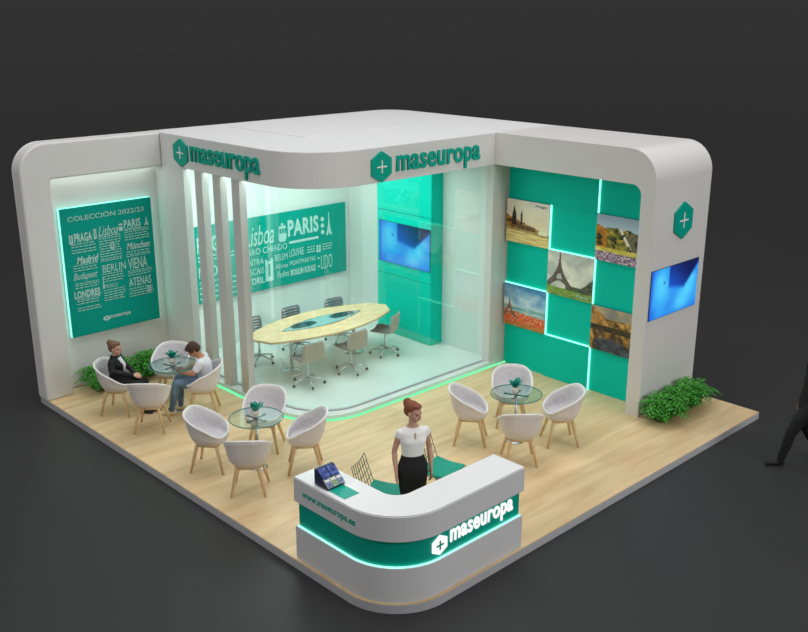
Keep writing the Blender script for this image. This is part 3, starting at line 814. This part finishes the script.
# ================================================================= meeting table and chairs
MZ = .08
mt = thing('meeting_table', 'long boat-shaped pale wood meeting table with a smoked glass inlay', 'table', (4.36, 6.4, MZ))
def boat(x0, x1, yc_, w_end, w_mid, n=14):
    up = []; dn = []
    for i in range(n + 1):
        s = -1 + 2 * i / n; w = w_mid - (w_mid - w_end) * s * s; x = x0 + (x1 - x0) * i / n
        up.append((x, yc_ + w / 2)); dn.append((x, yc_ - w / 2))
    return dn + up[::-1]
out = boat(2.98, 5.66, 6.38, .62, 1.30)
out = out[:15] + [(5.84, 6.38)] + out[15:] + [(2.86, 6.40)]
obj('tabletop', prism(nb(), out, .80, .838), 'tabletop', mt, world=True, bevel=.004)
lens = boat(3.5, 5.2, 6.42, .03, .44, 16)
obj('inlay_frame', prism(nb(), boat(3.46, 5.24, 6.42, .04, .48, 16), .8381, .8395), 'black', mt, world=True)
obj('glass_inlay', prism(nb(), lens, .8396, .842), 'paleglass', mt, world=True)
for cx_, w_ in ((3.95, .52), (4.82, .52)):
    obj('smoked_pane', prism(nb(), boat(cx_ - w_ / 2, cx_ + w_ / 2, 6.45, .10, .26, 8), .8421, .844), 'darkglass', mt, world=True)
for x_ in (3.62, 5.05):
    bm = nb(); tube(bm, [(x_, 6.4, .09), (x_, 6.4, .80)], .028, 12); lathe(bm, [(.19, .0815), (.19, .09), (.04, .10)], 28, (x_, 6.4, 0))
    obj('leg', bm, 'chrome', mt, world=True, smooth=True)
def meeting_chair():
    t = thing('swivel_chair', 'x', 'chair', (0, 0, MZ), 0, 'swivel chairs round the meeting table')
    # profile: seat pan to back, faces +X
    prof = [(.22, .435), (.15, .44), (.0, .43), (-.12, .425), (-.19, .45), (-.225, .53), (-.235, .63), (-.245, .74), (-.25, .79)]
    wid = [.19, .215, .225, .225, .22, .215, .215, .205, .18]
    def surf(bm, off, x_in=0, rng=None, sc=1):
        rows = []
        for i, (px_, pz_) in enumerate(prof):
            if rng and i not in rng: continue
            j0, j1 = max(0, i - 1), min(len(prof) - 1, i + 1)
            tg = Vector((prof[j1][0] - prof[j0][0], 0, prof[j1][1] - prof[j0][1])).normalized(); nn = Vector((tg.z, 0, -tg.x))
            row = []
            for k in range(9):
                s = -1 + 2 * k / 8; y = s * wid[i] * sc; curl = .03 * s * s
                row.append(Vector((px_, y, pz_)) + nn * (off + curl))
            rows.append(row)
        return rows
    def sheet(a_, b_):
        bm = nb(); A = [[bm.verts.new(p) for p in r_] for r_ in a_]; B = [[bm.verts.new(p) for p in r_] for r_ in b_]
        for X_, fl_ in ((A, 0), (B, 1)):
            for i in range(len(X_) - 1):
                for k in range(8):
                    f_ = [X_[i][k], X_[i][k + 1], X_[i + 1][k + 1], X_[i + 1][k]]; bm.faces.new(f_[::-1] if fl_ else f_)
        for i in range(len(A) - 1):
            bm.faces.new((A[i][0], A[i + 1][0], B[i + 1][0], B[i][0])); bm.faces.new((A[i][8], B[i][8], B[i + 1][8], A[i + 1][8]))
        for k in range(8):
            bm.faces.new((A[0][k], B[0][k], B[0][k + 1], A[0][k + 1])); bm.faces.new((A[-1][k], A[-1][k + 1], B[-1][k + 1], B[-1][k]))
        return bm
    obj('shell', sheet(surf(None, .0), surf(None, .016)), 'tan', t, smooth=True)
    bm = sheet(surf(None, .017, sc=.93), surf(None, .032, sc=.93)); obj('ribbed_pad', bm, 'ribs', t, smooth=True)
    bm = nb()
    for q in range(6):
        z = .50 + q * .05; x = -.215 - .045 * (z - .5) / .36 + .047
        tube(bm, [(x + .028, -.2, z), (x, -.1, z), (x - .004, 0, z), (x, .1, z), (x + .028, .2, z)], .009, 6)
    obj('back_ribs', bm, 'chrome', t, smooth=True)
    obj('gas_lift', lathe(nb(), [(.028, .10), (.028, .24), (.018, .25), (.018, .40), (.06, .405), (.06, .42)], 16), 'chrome', t, smooth=True)
    bm = nb()
    for k in range(5):
        a_ = R(72 * k + 20); tube(bm, [(0, 0, .135), (.14 * cos(a_), .14 * sin(a_), .115), (.28 * cos(a_), .28 * sin(a_), .075)], [.024, .018, .012], 8)
    obj('star_base', bm, 'chrome', t, smooth=True)
    for k in range(5):
        a_ = R(72 * k + 20); bm = nb(); lathe(bm, [(.012, -.014), (.026, -.01), (.026, .01), (.012, .014)], 14)
        bmesh.ops.transform(bm, matrix=Matrix.Translation((.28 * cos(a_), .28 * sin(a_), .0275)) @ Matrix.Rotation(a_, 4, 'Z') @ Matrix.Rotation(R(90), 4, 'X'), verts=bm.verts)
        obj('caster', bm, 'rubber', t, smooth=True)
    return t
mc0 = meeting_chair()
spots = [((3.44, 5.72), 84, 'tan-backed swivel chair on the near side of the meeting table, nearest the slat columns'),
         ((4.36, 5.68), 90, 'tan-backed swivel chair in the middle of the near side of the meeting table'),
         ((5.40, 5.92), 118, 'tan-backed swivel chair at the right end of the meeting table, before the teal cabinet'),
         ((3.48, 7.16), -90, 'far-side swivel chair with grey ribbed back, nearest the slat columns'),
         ((4.38, 7.20), -90, 'far-side swivel chair with grey ribbed back, in the middle of its side'),
         ((5.30, 7.08), -95, 'far-side swivel chair with grey ribbed back, nearest the teal cabinet')]
for i, (p, a_, lab) in enumerate(spots):
    if i == 0: mc0.location = (*p, MZ); mc0.rotation_euler.z = R(a_); mc0['label'] = lab
    else: dup(mc0, (*p, MZ), R(a_), lab)

# ================================================================= wire stools behind the counter
def wire_stool():
    t = thing('wire_chair', 'x', 'chair', (0, 0, 0), 0, 'wire chairs behind the counter')
    n = 7
    def sp(u, v):      # u -1..1 across (y), v 0 front .. 1 back edge of the seat, then up the back to 2
        if v <= 1: return Vector((.20 - .38 * v, u * .21, .455 + .03 * u * u - .02 * sin(pi * v)))
        return Vector((-.18 - .09 * (v - 1), u * (.21 - .03 * (v - 1)), .455 + .03 * u * u + .36 * (v - 1)))
    bm = nb()
    for i in range(n + 1):
        u = -1 + 2 * i / n; tube(bm, [sp(u, v / 8) for v in range(0, 17)], .0045, 5)
    for j in range(0, 17, 2): tube(bm, [sp(-1 + 2 * i / 8, j / 8) for i in range(9)], .0045, 5)
    obj('wire_basket', bm, 'wire', t, smooth=True)
    bm = nb(); V0 = []; V1 = []
    for j in range(7):
        v = j / 6 * .96 + .02
        V0.append([bm.verts.new(sp(-.95 + 1.9 * i / 6, v) + Vector((0, 0, .007))) for i in range(7)]); V1.append([bm.verts.new(sp(-.95 + 1.9 * i / 6, v) + Vector((0, 0, .03))) for i in range(7)])
    for X_, fl_ in ((V0, 1), (V1, 0)):
        for i in range(6):
            for k in range(6):
                f_ = [X_[i][k], X_[i][k + 1], X_[i + 1][k + 1], X_[i + 1][k]]; bm.faces.new(f_[::-1] if fl_ else f_)
    for i in range(6):
        bm.faces.new((V0[i][0], V0[i + 1][0], V1[i + 1][0], V1[i][0])); bm.faces.new((V0[i][6], V1[i][6], V1[i + 1][6], V0[i + 1][6]))
        bm.faces.new((V0[0][i], V1[0][i], V1[0][i + 1], V0[0][i + 1])); bm.faces.new((V0[6][i], V0[6][i + 1], V1[6][i + 1], V1[6][i]))
    obj('seat_pad', bm, 'pad', t, smooth=False)
    for sx, sy in ((1, 1), (1, -1), (-1, 1), (-1, -1)):
        bm = nb(); tube(bm, [(sx * .12, sy * .14, .445), (sx * .19, sy * .19, .004)], .008, 8); obj('leg', bm, 'wire', t, smooth=True)
    return t
ws = wire_stool(); ws.scale = (1.18, 1.18, 1.06); ws.location = (1.22, 1.43, 0); ws.rotation_euler.z = R(-62); ws['label'] = 'wire-backed chair with teal seat pad, left of the standing woman'
dup(ws, (2.18, 1.40, 0), R(-80), 'wire-backed chair with teal seat pad, right of the standing woman')

# ================================================================= ferns
def fern(seed, rad=.30, hh=.42, n=95, lim=9):
    rr = random.Random(seed)
    bm = nb(); st = nb()
    for k in range(n):
        a_ = rr.uniform(0, 2 * pi); L_ = rr.uniform(.75, 1.15) * rad * 1.15; top = hh * rr.uniform(.45, 1.05) 
        sx, sy = rr.uniform(-.10, .10), rr.uniform(-.10, .10); N = 7
        pts = []
        for i in range(N + 1):
            f_ = i / N
            pts.append(Vector((sx + cos(a_) * L_ * f_ ** 1.15, sy + sin(a_) * L_ * f_ ** 1.15, .02 + top * (sin(pi * min(.98, f_ * .74))))))
        tube(st, pts[::2] + [pts[-1]] if len(pts) % 2 == 0 else pts[::2], .003, 3, False)
        for i in range(1, N + 1):
            d = (pts[i] - pts[i - 1]).normalized(); sd = d.cross(Vector((0, 0, 1))).normalized(); up = sd.cross(d)
            w = .075 * sin(pi * (.15 + .8 * i / N)) + .012
            for sg in (-1, 1):
                p = pts[i - 1].lerp(pts[i], .5); q = p + sd * sg * w + d * w * .75 - Vector((0, 0, .012)); m_ = p.lerp(q, .5)
                v = [bm.verts.new(p - d * .004), bm.verts.new(m_ - d * .017 + up * .004), bm.verts.new(q), bm.verts.new(m_ + d * .017 + up * .004)]
                bm.faces.new(v)
    for v in list(bm.verts) + list(st.verts):
        if v.co.z < .004: v.co.z = .004
        if v.co.y > lim - .05: v.co.y = lim - .05 * math.exp(-(v.co.y - lim + .05) * 8)
    return bm, st
def plant(loc, seed, label, rad=.3, hh=.42, n=110, group='green ferns'):
    t = thing('fern_plant', label, 'plant', loc, 0, group)
    bm, st = fern(seed, rad, hh, n, (Y0 if loc[1] < 3 else 8.39) - loc[1] - .004);
    o = obj('fronds', bm, 'leaf', t); obj('stems', st, 'leafd', t)
    return t
ybf = Y0 - .33
plant((6.55, ybf, 0), 1, 'leafy green fern at the near end of the row along the screen pillar', .30, .37)
plant((7.03, ybf + .0, 0), 2, 'leafy green fern in the middle of the row along the screen pillar', .28, .37)
plant((7.42, ybf + .0, 0), 3, 'leafy green fern at the far right end of the row along the screen pillar', .28, .37)
plant((.86, 8.05, 0), 4, 'leafy green fern at the left end of the row under the upright poster', .25, .40)
plant((1.30, 8.08, 0), 5, 'leafy green fern behind the chair of the woman in the black suit', .27, .38)
plant((1.78, 8.08, 0), 6, 'leafy green fern behind the empty chair, under the right edge of the poster', .27, .40)

# ================================================================= people
def remesh(bm, voxel, smooth=3):
    me = bpy.data.meshes.new('r'); bm.to_mesh(me); bm.free(); o = bpy.data.objects.new('r', me); COL.objects.link(o)
    m_ = o.modifiers.new('r', 'REMESH'); m_.mode = 'VOXEL'; m_.voxel_size = voxel
    s_ = o.modifiers.new('s', 'SMOOTH'); s_.iterations = smooth; s_.factor = .5
    me2 = bpy.data.meshes.new_from_object(o.evaluated_get(bpy.context.evaluated_depsgraph_get()))
    b2 = nb(); b2.from_mesh(me2); bpy.data.objects.remove(o); bpy.data.meshes.remove(me); bpy.data.meshes.remove(me2); return b2
def limb(bm, chain, grow=0):
    for (p, r_), (q, s_) in zip(chain, chain[1:]):
        p, q = Vector(p), Vector(q); r1, s1 = r_ + grow, s_ + grow
        tube(bm, [p, q], [r1, s1], 14)
    for p, r_ in chain: ball(bm, Vector(p), r_ + grow, seg=14)
def loft(bm, rings, grow=0, n=20, fwd=Vector((1, 0, 0))):
    """rings: (centre, half-width across y, half-depth); perpendicular to the path"""
    R_ = []
    for i, (c, ry, rx) in enumerate(rings):
        c = Vector(c); a_ = Vector(rings[max(0, i - 1)][0]); b_ = Vector(rings[min(len(rings) - 1, i + 1)][0]); d = (b_ - a_).normalized()
        side = Vector((0, 1, 0)); f_ = side.cross(d).normalized()
        R_.append([bm.verts.new(c + side * cos(2 * pi * k / n) * (ry + grow) + f_ * sin(2 * pi * k / n) * (rx + grow)) for k in range(n)])
    for A, B in zip(R_, R_[1:]):
        for k in range(n): bm.faces.new((A[k], A[(k + 1) % n], B[(k + 1) % n], B[k]))
    bm.faces.new(R_[0][::-1]); bm.faces.new(R_[-1])
def hand(bm, w, d, nrm, side, curl=.35, s=1):
    """w wrist, d direction to the fingers, nrm = palm normal, side=+1/-1 puts the thumb"""
    w, d, nrm = Vector(w), Vector(d).normalized(), Vector(nrm); nrm = (nrm - d * nrm.dot(d)).normalized(); x = d.cross(nrm) * side
    rot = Matrix((x, d, nrm)).transposed()
    ball(bm, w + d * .05 * s, .041 * s, .052 * s, .017 * s, rot, 14)
    for i, (off, L_) in enumerate(((.030, .072), (.010, .080), (-.011, .074), (-.031, .058))):
        p = w + d * .085 * s + x * off * s; ang = 0; pts = [(p - d * .03 * s, .0095 * s)]
        for j in range(3):
            seg = L_ * s * (.45, .32, .23)[j]; dd = (d * cos(ang) + nrm * sin(ang)).normalized(); pts.append((p, (.0095, .0088, .008)[j] * s)); p = p + dd * seg; ang += curl * 1.3
        pts.append((p, .0068 * s)); limb(bm, pts)
    p = w + d * .025 * s + x * .028 * s; dd = (d * .65 + x * .75 + nrm * .25).normalized(); q = p + dd * .042 * s
    q2 = q + (d * .9 + x * .25 + nrm * .3).normalized() * .03 * s; limb(bm, [(p, .013 * s), (q, .0105 * s), (q2, .008 * s)])
def head(c, yaw, pitch, s=1, female=True):
    """returns transform of the head frame (face +X)"""
    return Matrix.Translation(Vector(c)) @ Matrix.Rotation(yaw, 4, 'Z') @ Matrix.Rotation(pitch, 4, 'Y') @ Matrix.Scale(s, 4)
def head_mesh(bm, T, female):
    def el(x, y, z, a_, b_, c_, ry=0):
        bmesh.ops.create_uvsphere(bm, u_segments=16, v_segments=10, radius=1, matrix=T @ Matrix.Translation((x, y, z)) @ Matrix.Rotation(ry, 4, 'Y') @ Matrix.Diagonal((a_, b_, c_, 1)))
    el(-.008, 0, .035, .094, .074, .080)           # cranium
    el(.018, 0, -.025, .070, .060, .078)           # face
    el(.045, 0, -.078, .034, .032 if female else .038, .026)   # chin
    el(.020, 0, -.062, .052, .050, .034)           # jaw
    el(.094, 0, -.018, .016, .011, .022, R(-18)); el(.098, 0, -.032, .012, .015, .009)   # nose
    el(.078, 0, .022, .014, .05, .010)             # brow
    for s_ in (-1, 1):
        el(-.004, s_ * .075, -.012, .018, .009, .030)      # ear
        el(.060, s_ * .036, -.035, .022, .020, .020)       # cheek
    el(.082, 0, -.058, .010, .020, .006)           # lip ridge
def face_parts(T, par):
    for s_ in (-1, 1):
        bm = nb(); ball(bm, (.077, s_ * .030, .000), .010, .013, .006, seg=10); bmesh.ops.transform(bm, matrix=T, verts=bm.verts); obj('eye', bm, 'eye', par, smooth=True)
        bm = nb(); tube(bm, [(.079, s_ * .017, .020), (.082, s_ * .032, .024), (.074, s_ * .046, .018)], .0035, 6); bmesh.ops.transform(bm, matrix=T, verts=bm.verts); obj('eyebrow', bm, par['hairmat'], par, smooth=True)
    bm = nb(); ball(bm, (.088, 0, -.058), .009, .020, .006, seg=10); bmesh.ops.transform(bm, matrix=T, verts=bm.verts); obj('mouth', bm, 'lips', par, smooth=True)
def hair_mesh(T, bun=True):
    bm = nb()
    def el(x, y, z, a_, b_, c_): bmesh.ops.create_uvsphere(bm, u_segments=16, v_segments=10, radius=1, matrix=T @ Matrix.Translation((x, y, z)) @ Matrix.Diagonal((a_, b_, c_, 1)))
    if bun:
        el(-.024, 0, .050, .098, .082, .080); el(-.045, 0, .005, .074, .078, .070); el(.038, 0, .088, .052, .058, .030); el(-.098, 0, .092, .044, .050, .046); el(-.085, 0, .062, .052, .05, .045)
    else:
        el(-.020, 0, .052, .104, .088, .084); el(-.050, 0, .0, .074, .082, .075); el(.052, 0, .082, .052, .070, .034); el(.0, .06, .03, .06, .028, .05); el(.0, -.06, .03, .06, .028, .05)
    return remesh(bm, .009, 3)
def finish(bm, T=None): return bm
def person(name_label, loc, rz, build, s=1.0):
    t = thing('person', name_label, 'person', loc, rz); build(t, s); t.scale = (s, s, s); 
    if 'hairmat' in t: del t['hairmat']
    return t

def standing_woman(t, s):
    t['hairmat'] = 'redhair'
    body = nb()
    spine = [((0, 0, .84), .155, .10), ((0, 0, .92), .165, .112), ((0, 0, 1.03), .122, .090), ((.005, 0, 1.12), .125, .095), ((.012, 0, 1.24), .150, .105), ((.0, 0, 1.34), .155, .085), ((-.005, 0, 1.40), .09, .06), ((0, 0, 1.43), .05, .05)]
    loft(body, spine); limb(body, [((0, 0, 1.40), .052), ((.008, 0, 1.50), .048)])
    for sd in (-1, 1): ball(body, Vector((.055, sd * .060, 1.24)), .058, .062, .065)
    legs = {}
    for sd in (-1, 1):
        legs[sd] = [((0, sd * .085, .86), .088), ((.01, sd * .075, .66), .070), ((.015, sd * .065, .48), .052), ((-.01, sd * .06, .34), .052), ((-.015, sd * .055, .12), .034), ((-.02, sd * .055, .07), .033)]
        limb(body, legs[sd]); limb(body, [((-.03, sd * .055, .05), .032), ((.05, sd * .06, .04), .032), ((.13, sd * .065, .024), .022)])
    arms = {}
    for sd in (-1, 1):
        sh = Vector((-.005, sd * .158, 1.338)); el_ = Vector((-.035, sd * .215, 1.09)); wr = Vector((.045, sd * .215, .86))
        arms[sd] = [(sh, .042), (sh.lerp(el_, .5), .038), (el_, .033), (el_.lerp(wr, .35), .034), (wr, .022)]
        limb(body, arms[sd]); hand(body, wr, (.12, -.03 * sd, -1), (0, -sd, 0), 1 if sd > 0 else -1, .3)
    T = head((.026, 0, 1.588), R(38), R(8), 1.05); head_mesh(body, T, True)
    obj('body', remesh(body, .0075), 'skin', t, smooth=True); face_parts(T, t)
    obj('hair', hair_mesh(T, True), 'redhair', t, smooth=True)
    bl = nb(); loft(bl, spine[2:6], .013); loft(bl, [((-.0, 0, 1.33), .16, .088), ((-.01, 0, 1.385), .115, .062), ((-.012, 0, 1.405), .075, .045)], .010)
    for sd in (-1, 1):
        limb(bl, [(arms[sd][0][0], .043), (arms[sd][0][0].lerp(arms[sd][2][0], .17), .041)], .006); ball(bl, Vector((.057, sd * .060, 1.235)), .066, .072, .078)
    obj('blouse', remesh(bl, .009, 9), 'blouse', t, smooth=True)
    bm = nb(); ball(bm, (.112, 0, 1.325), .008, .009, .042, Matrix.Rotation(R(-18), 3, 'Y'), 10); obj('neck_opening', bm, 'skin', t, smooth=True)
    sk = nb(); loft(sk, [((0, 0, 1.065), .122, .094), ((0, 0, 1.0), .135, .105), ((0, 0, .90), .172, .122), ((.005, 0, .80), .172, .118), ((.008, 0, .62), .155, .10), ((.012, 0, .52), .140, .09)], .012)
    obj('skirt', remesh(sk, .010, 5), 'blackcloth', t, smooth=True)
    for sd in (-1, 1):
        bm = nb(); limb(bm, [((-.03, sd * .055, .052), .037), ((.05, sd * .06, .042), .037), ((.135, sd * .065, .030), .026)]); obj('shoe', remesh(bm, .008), 'blackcloth', t, smooth=True)

def seated(t, s, woman):
    t['hairmat'] = 'brown' if woman else 'darkhair'
    skin = 'skin' if woman else 'skin2'
    lean = .0 if woman else .05
    def sp(f_): # spine point
        return Vector((-.08 + lean * f_ * f_, 0, .495 + (.405 if woman else .42) * f_))
    k = .93 if woman else 1.06
    body = nb()
    spine = [(sp(0), .165 * k, .11 * k), (sp(.2), .16 * k, .11 * k), (sp(.42), .128 * k, .098 * k), (sp(.62), .14 * k, .105 * k), (sp(.82), .162 * k, .108 * k), (sp(.98), .15 * k, .082 * k), (sp(1.08), .085 * k, .055 * k)]
    loft(body, spine); nk = sp(1.04); hd = sp(1.32) + Vector((.02 if woman else .08, 0, .03 if woman else .0)); limb(body, [(nk, .05), (nk.lerp(hd, .6), .047)])
    legs = {}
    for sd in (-1, 1):
        hip = Vector((-.06, sd * .085, .52)); 
        if woman: kn = Vector((.34, sd * .07, .50)); an = Vector((.36 + .05 * sd, sd * .05, .09))
        else: kn = Vector((.36, sd * .13, .54)); an = Vector((.42 + .05 * sd, sd * .11, .09))
        legs[sd] = [(hip, .088 * k), (hip.lerp(kn, .5), .074 * k), (kn, .055 * k), (kn.lerp(an, .3), .052 * k), (kn.lerp(an, .9), .035), (an, .034)]
        limb(body, legs[sd]); limb(body, [(an - Vector((.03, 0, .045)), .034), (an + Vector((.06, 0, -.052)), .034), (an + Vector((.14, 0, -.062)), .024)])
    arms = {}
    for sd in (-1, 1):
        sh = sp(.95) + Vector((0, sd * .175 * k, -.01))
        if woman: el_ = Vector((-.06, sd * .235, .76)); wr = Vector((.19, sd * .055, .645)); hd_ = (.8, -.6 * sd, -.2)
        else: el_ = Vector((.07, sd * .235, .74)); wr = Vector((.27, sd * .085, .70)); hd_ = (.85, -.45 * sd, .2)
        arms[sd] = [(sh, .05 * k), (sh.lerp(el_, .5), .043 * k), (el_, .036 * k), (el_.lerp(wr, .35), .036 * k), (wr, .024)]
        limb(body, arms[sd]); hand(body, wr, hd_, (0, 0, -1) if woman else (-.3, -sd, .5), sd, .5)
    T = head(hd, R(-12 if woman else 10), R(2 if woman else 42)); head_mesh(body, T, woman)
    obj('body', remesh(body, .0075), skin, t, smooth=True); face_parts(T, t)
    obj('hair', hair_mesh(T, woman), 'brown' if woman else 'darkhair', t, smooth=True)
    top = nb()
    loft(top, spine[:-1], .014 if woman else .012); loft(top, [(sp(.96), .152 * k, .082 * k), (sp(1.06), .105 * k, .062 * k)] + ([(sp(1.14), .07, .052)] if woman else []), .014)
    if woman:
        for sd in (-1, 1): limb(top, arms[sd], .012)
        for sd in (-1, 1): ball(top, sp(.76) + Vector((.075, sd * .06, 0)), .056)
        obj('jacket', remesh(top, .0095, 4), 'suit', t, smooth=True)
        bm = nb(); a_ = sp(1.03) + Vector((.068, 0, .0)); b_ = sp(.45) + Vector((.118, 0, 0)); m_ = sp(.78) + Vector((.138, 0, 0))
        rows = []
        for c, w in ((a_ + Vector((.016, 0, .01)), .062), (m_ + Vector((.024, 0, 0)), .050), (b_ + Vector((.02, 0, 0)), .014)): rows.append([bm.verts.new(c + Vector((-.02, -w, 0))), bm.verts.new(c + Vector((.006, 0, 0))), bm.verts.new(c + Vector((-.02, w, 0))), bm.verts.new(c + Vector((-.045, 0, 0)))])
        for A, B in zip(rows, rows[1:]):
            for q in range(4): bm.faces.new((A[q], A[(q + 1) % 4], B[(q + 1) % 4], B[q]))
        bm.faces.new(rows[0]); bm.faces.new(rows[-1][::-1]); obj('shirt_front', bm, 'shirt', t, smooth=True)
        bm = nb(); 
        for sd in (-1, 1): tube(bm, [nk + Vector((-.02, sd * .052, .02)), nk + Vector((.045, sd * .045, -.005)), a_ + Vector((.02, sd * .02, -.05))], [.014, .013, .008], 8)
        obj('collar', bm, 'shirt', t, smooth=True)
    else:
        for sd in (-1, 1): limb(top, arms[sd][:2] + [(Vector(arms[sd][1][0]).lerp(arms[sd][2][0], .15), .044 * k)], .014)
        obj('shirt', remesh(top, .0095, 4), 'tee', t, smooth=True)
    tr = nb()
    for sd in (-1, 1): limb(tr, legs[sd], .011)
    loft(tr, spine[:2], .017)
    obj('trousers', remesh(tr, .0095, 3), 'suit' if woman else 'denim', t, smooth=True)
    for sd in (-1, 1):
        an = legs[sd][-1][0]; bm = nb(); limb(bm, [(an - Vector((.03, 0, .045)), .038), (an + Vector((.06, 0, -.050)), .038), (an + Vector((.145, 0, -.060)), .028)]); obj('shoe', remesh(bm, .008), 'blackcloth' if woman else 'shoe', t, smooth=True)

def walking_man(t, s):
    t['hairmat'] = 'darkhair'
    body = nb()
    spine = [((0, 0, .90), .165, .115), ((-.01, 0, 1.0), .16, .115), ((-.025, 0, 1.12), .15, .11), ((-.04, 0, 1.26), .175, .12), ((-.055, 0, 1.40), .175, .10), ((-.06, 0, 1.46), .10, .065)]
    loft(body, spine); limb(body, [((-.06, 0, 1.46), .056), ((-.05, 0, 1.56), .052)])
    legs = {1: [((0, .09, .90), .095), ((.14, .09, .70), .08), ((.24, .09, .50), .06), ((.27, .09, .36), .056), ((.33, .09, .12), .038), ((.34, .09, .08), .036)],
            -1: [((0, -.09, .90), .095), ((-.02, -.09, .70), .08), ((-.05, -.09, .50), .06), ((-.14, -.09, .36), .056), ((-.28, -.09, .16), .038), ((-.30, -.09, .12), .036)]}
    for sd in (-1, 1): limb(body, legs[sd])
    limb(body, [((.31, .09, .05), .036), ((.42, .09, .045), .036), ((.52, .09, .03), .026)]); limb(body, [((-.34, -.09, .10), .036), ((-.26, -.09, .06), .036), ((-.17, -.09, .032), .026)])
    arms = {}
    for sd in (-1, 1):
        sh = Vector((-.055, sd * .20, 1.41)); el_ = Vector((-.10 - .02 * sd, sd * .245, 1.13)); wr = Vector((-.02 - .03 * sd, sd * .23, .88))
        arms[sd] = [(sh, .055), (sh.lerp(el_, .5), .048), (el_, .04), (wr, .026)]; limb(body, arms[sd]); hand(body, wr, (.15, 0, -1), (0, -sd, 0), sd, .4)
    T = head((-.04, 0, 1.65), 0, R(4)); head_mesh(body, T, False)
    obj('body', remesh(body, .0085), 'skin', t, smooth=True); face_parts(T, t); obj('hair', hair_mesh(T, False), 'darkhair', t, smooth=True)
    jk = nb(); loft(jk, [((-.005, 0, .84), .19, .13)] + spine, .014)
    for sd in (-1, 1): limb(jk, arms[sd], .016)
    obj('jacket', remesh(jk, .011, 4), 'suit', t, smooth=True)
    tr = nb(); loft(tr, spine[:2], .012)
    for sd in (-1, 1): limb(tr, legs[sd], .016)
    obj('trousers', remesh(tr, .011, 4), 'suit', t, smooth=True)
    for sd, ch in ((1, [((.31, .09, .052), .040), ((.42, .09, .046), .040), ((.53, .09, .034), .029)]), (-1, [((-.34, -.09, .10), .040), ((-.26, -.09, .062), .040), ((-.165, -.09, .036), .029)])):
        bm = nb(); limb(bm, ch); obj('shoe', remesh(bm, .009), 'blackcloth', t, smooth=True)

person('standing person in a white blouse and black skirt behind the reception counter', (1.43, 1.13, 0), R(-118), standing_woman, 1.01)
a_ = LC[0]
person('seated person in a black suit and white shirt with a hair bun', (a_.location.x + .05, a_.location.y - .06, 0), R(-48), lambda t, s: seated(t, s, True), 1.0)
a_ = LC[2]
sm = person('seated person in a white T-shirt and jeans looking down at a phone', (a_.location.x - .02, a_.location.y + .02, 0), R(138), lambda t, s: seated(t, s, False), 1.0)
ph = thing('mobile_phone', 'small black phone held by the person in the white T-shirt', 'phone', (0, 0, 0))
mw_ = Matrix.Translation(sm.location) @ Matrix.Rotation(sm.rotation_euler.z, 4, 'Z')
ph.location = mw_ @ Vector((.385, 0, .735)); ph.rotation_euler = (0, 0, sm.rotation_euler.z)
bm = box(nb(), -.07, .07, -.036, .036, -.005, .005); bmesh.ops.rotate(bm, cent=(0, 0, 0), matrix=Matrix.Rotation(R(-22), 3, 'Y'), verts=bm.verts); obj('case', bm, 'black', ph, bevel=.003)
bm = box(nb(), -.064, .064, -.031, .031, .0052, .0062); bmesh.ops.rotate(bm, cent=(0, 0, 0), matrix=Matrix.Rotation(R(-22), 3, 'Y'), verts=bm.verts); obj('phone_screen', bm, 'darkglass', ph)
person('person in a dark suit walking past the stand, at the right edge of the picture', (6.96, -1.20, -PT), R(136), walking_man, 1.0)

# ================================================================= light
def area(name, loc, target, size, power, col=(1, 1, 1), sy=None):
    l = bpy.data.lights.new(name, 'AREA'); l.energy = power; l.color = col; l.size = size
    if sy: l.shape = 'RECTANGLE'; l.size_y = sy
    o = bpy.data.objects.new(name, l); COL.objects.link(o); o.location = loc
    o.rotation_euler = (Vector(target) - Vector(loc)).to_track_quat('-Z', 'Y').to_euler(); return o
area('added_soft_light', (4, 4, 13), (4, 4, 0), 12, 750)  # unseen soft area light added overhead to light the tops
area('added_soft_light', (6, -14, 9), (4.5, 4, 1), 9, 1200)  # unseen area light added to lift the -Y faces, chiefly the end pillar
area('added_soft_light', (-12, 5, 9), (4, 4, 1), 9, 520)  # another added area light, out of view, brightening the -X faces
area('room_light', (4.2, 6.5, FB - .02), (4.2, 6.5, 0), 3.4, 122, (.82, 1, .97), 2.6)
area('room_light', (1.45, 8.32, 3.57), (1.45, 8.38, 0), 1.7, 1.5, (.9, 1, .95), .06)

w = bpy.data.worlds.new('hall'); SC.world = w; w.use_nodes = True
nt = w.node_tree; bgn = nt.nodes['Background']
tc = nt.nodes.new('ShaderNodeTexCoord'); sx = nt.nodes.new('ShaderNodeSeparateXYZ'); rp = nt.nodes.new('ShaderNodeValToRGB')
nt.links.new(tc.outputs['Generated'], sx.inputs[0]); nt.links.new(sx.outputs['Z'], rp.inputs['Fac']); nt.links.new(rp.outputs['Color'], bgn.inputs['Color'])
e = rp.color_ramp.elements; e[0].position = 0; e[0].color = (.032, .032, .032, 1); e[1].position = 1; e[1].color = (.6, .6, .61, 1)
q = rp.color_ramp.elements.new(.25); q.color = (.04, .04, .04, 1); q = rp.color_ramp.elements.new(.7); q.color = (.30, .30, .30, 1)
bgn.inputs['Strength'].default_value = 1.0

# ================================================================= camera
f_px = 956.548; pit, yaw = .3070334, .8071652
cd = bpy.data.cameras.new('camera'); cam = bpy.data.objects.new('camera', cd); COL.objects.link(cam)
cd.sensor_fit = 'HORIZONTAL'; cd.sensor_width = 36; cd.lens = f_px / 808 * 36; cd.clip_end = 500
cam.location = (-5.793478, -6.26578, 6.052615); cam.rotation_euler = (pi / 2 - pit, 0, yaw - pi / 2)
SC.camera = cam
SC.view_settings.view_transform = 'Standard'; SC.view_settings.look = 'None'; SC.view_settings.gamma = 1; SC.view_settings.use_curve_mapping = False
SC.view_settings.exposure = 0
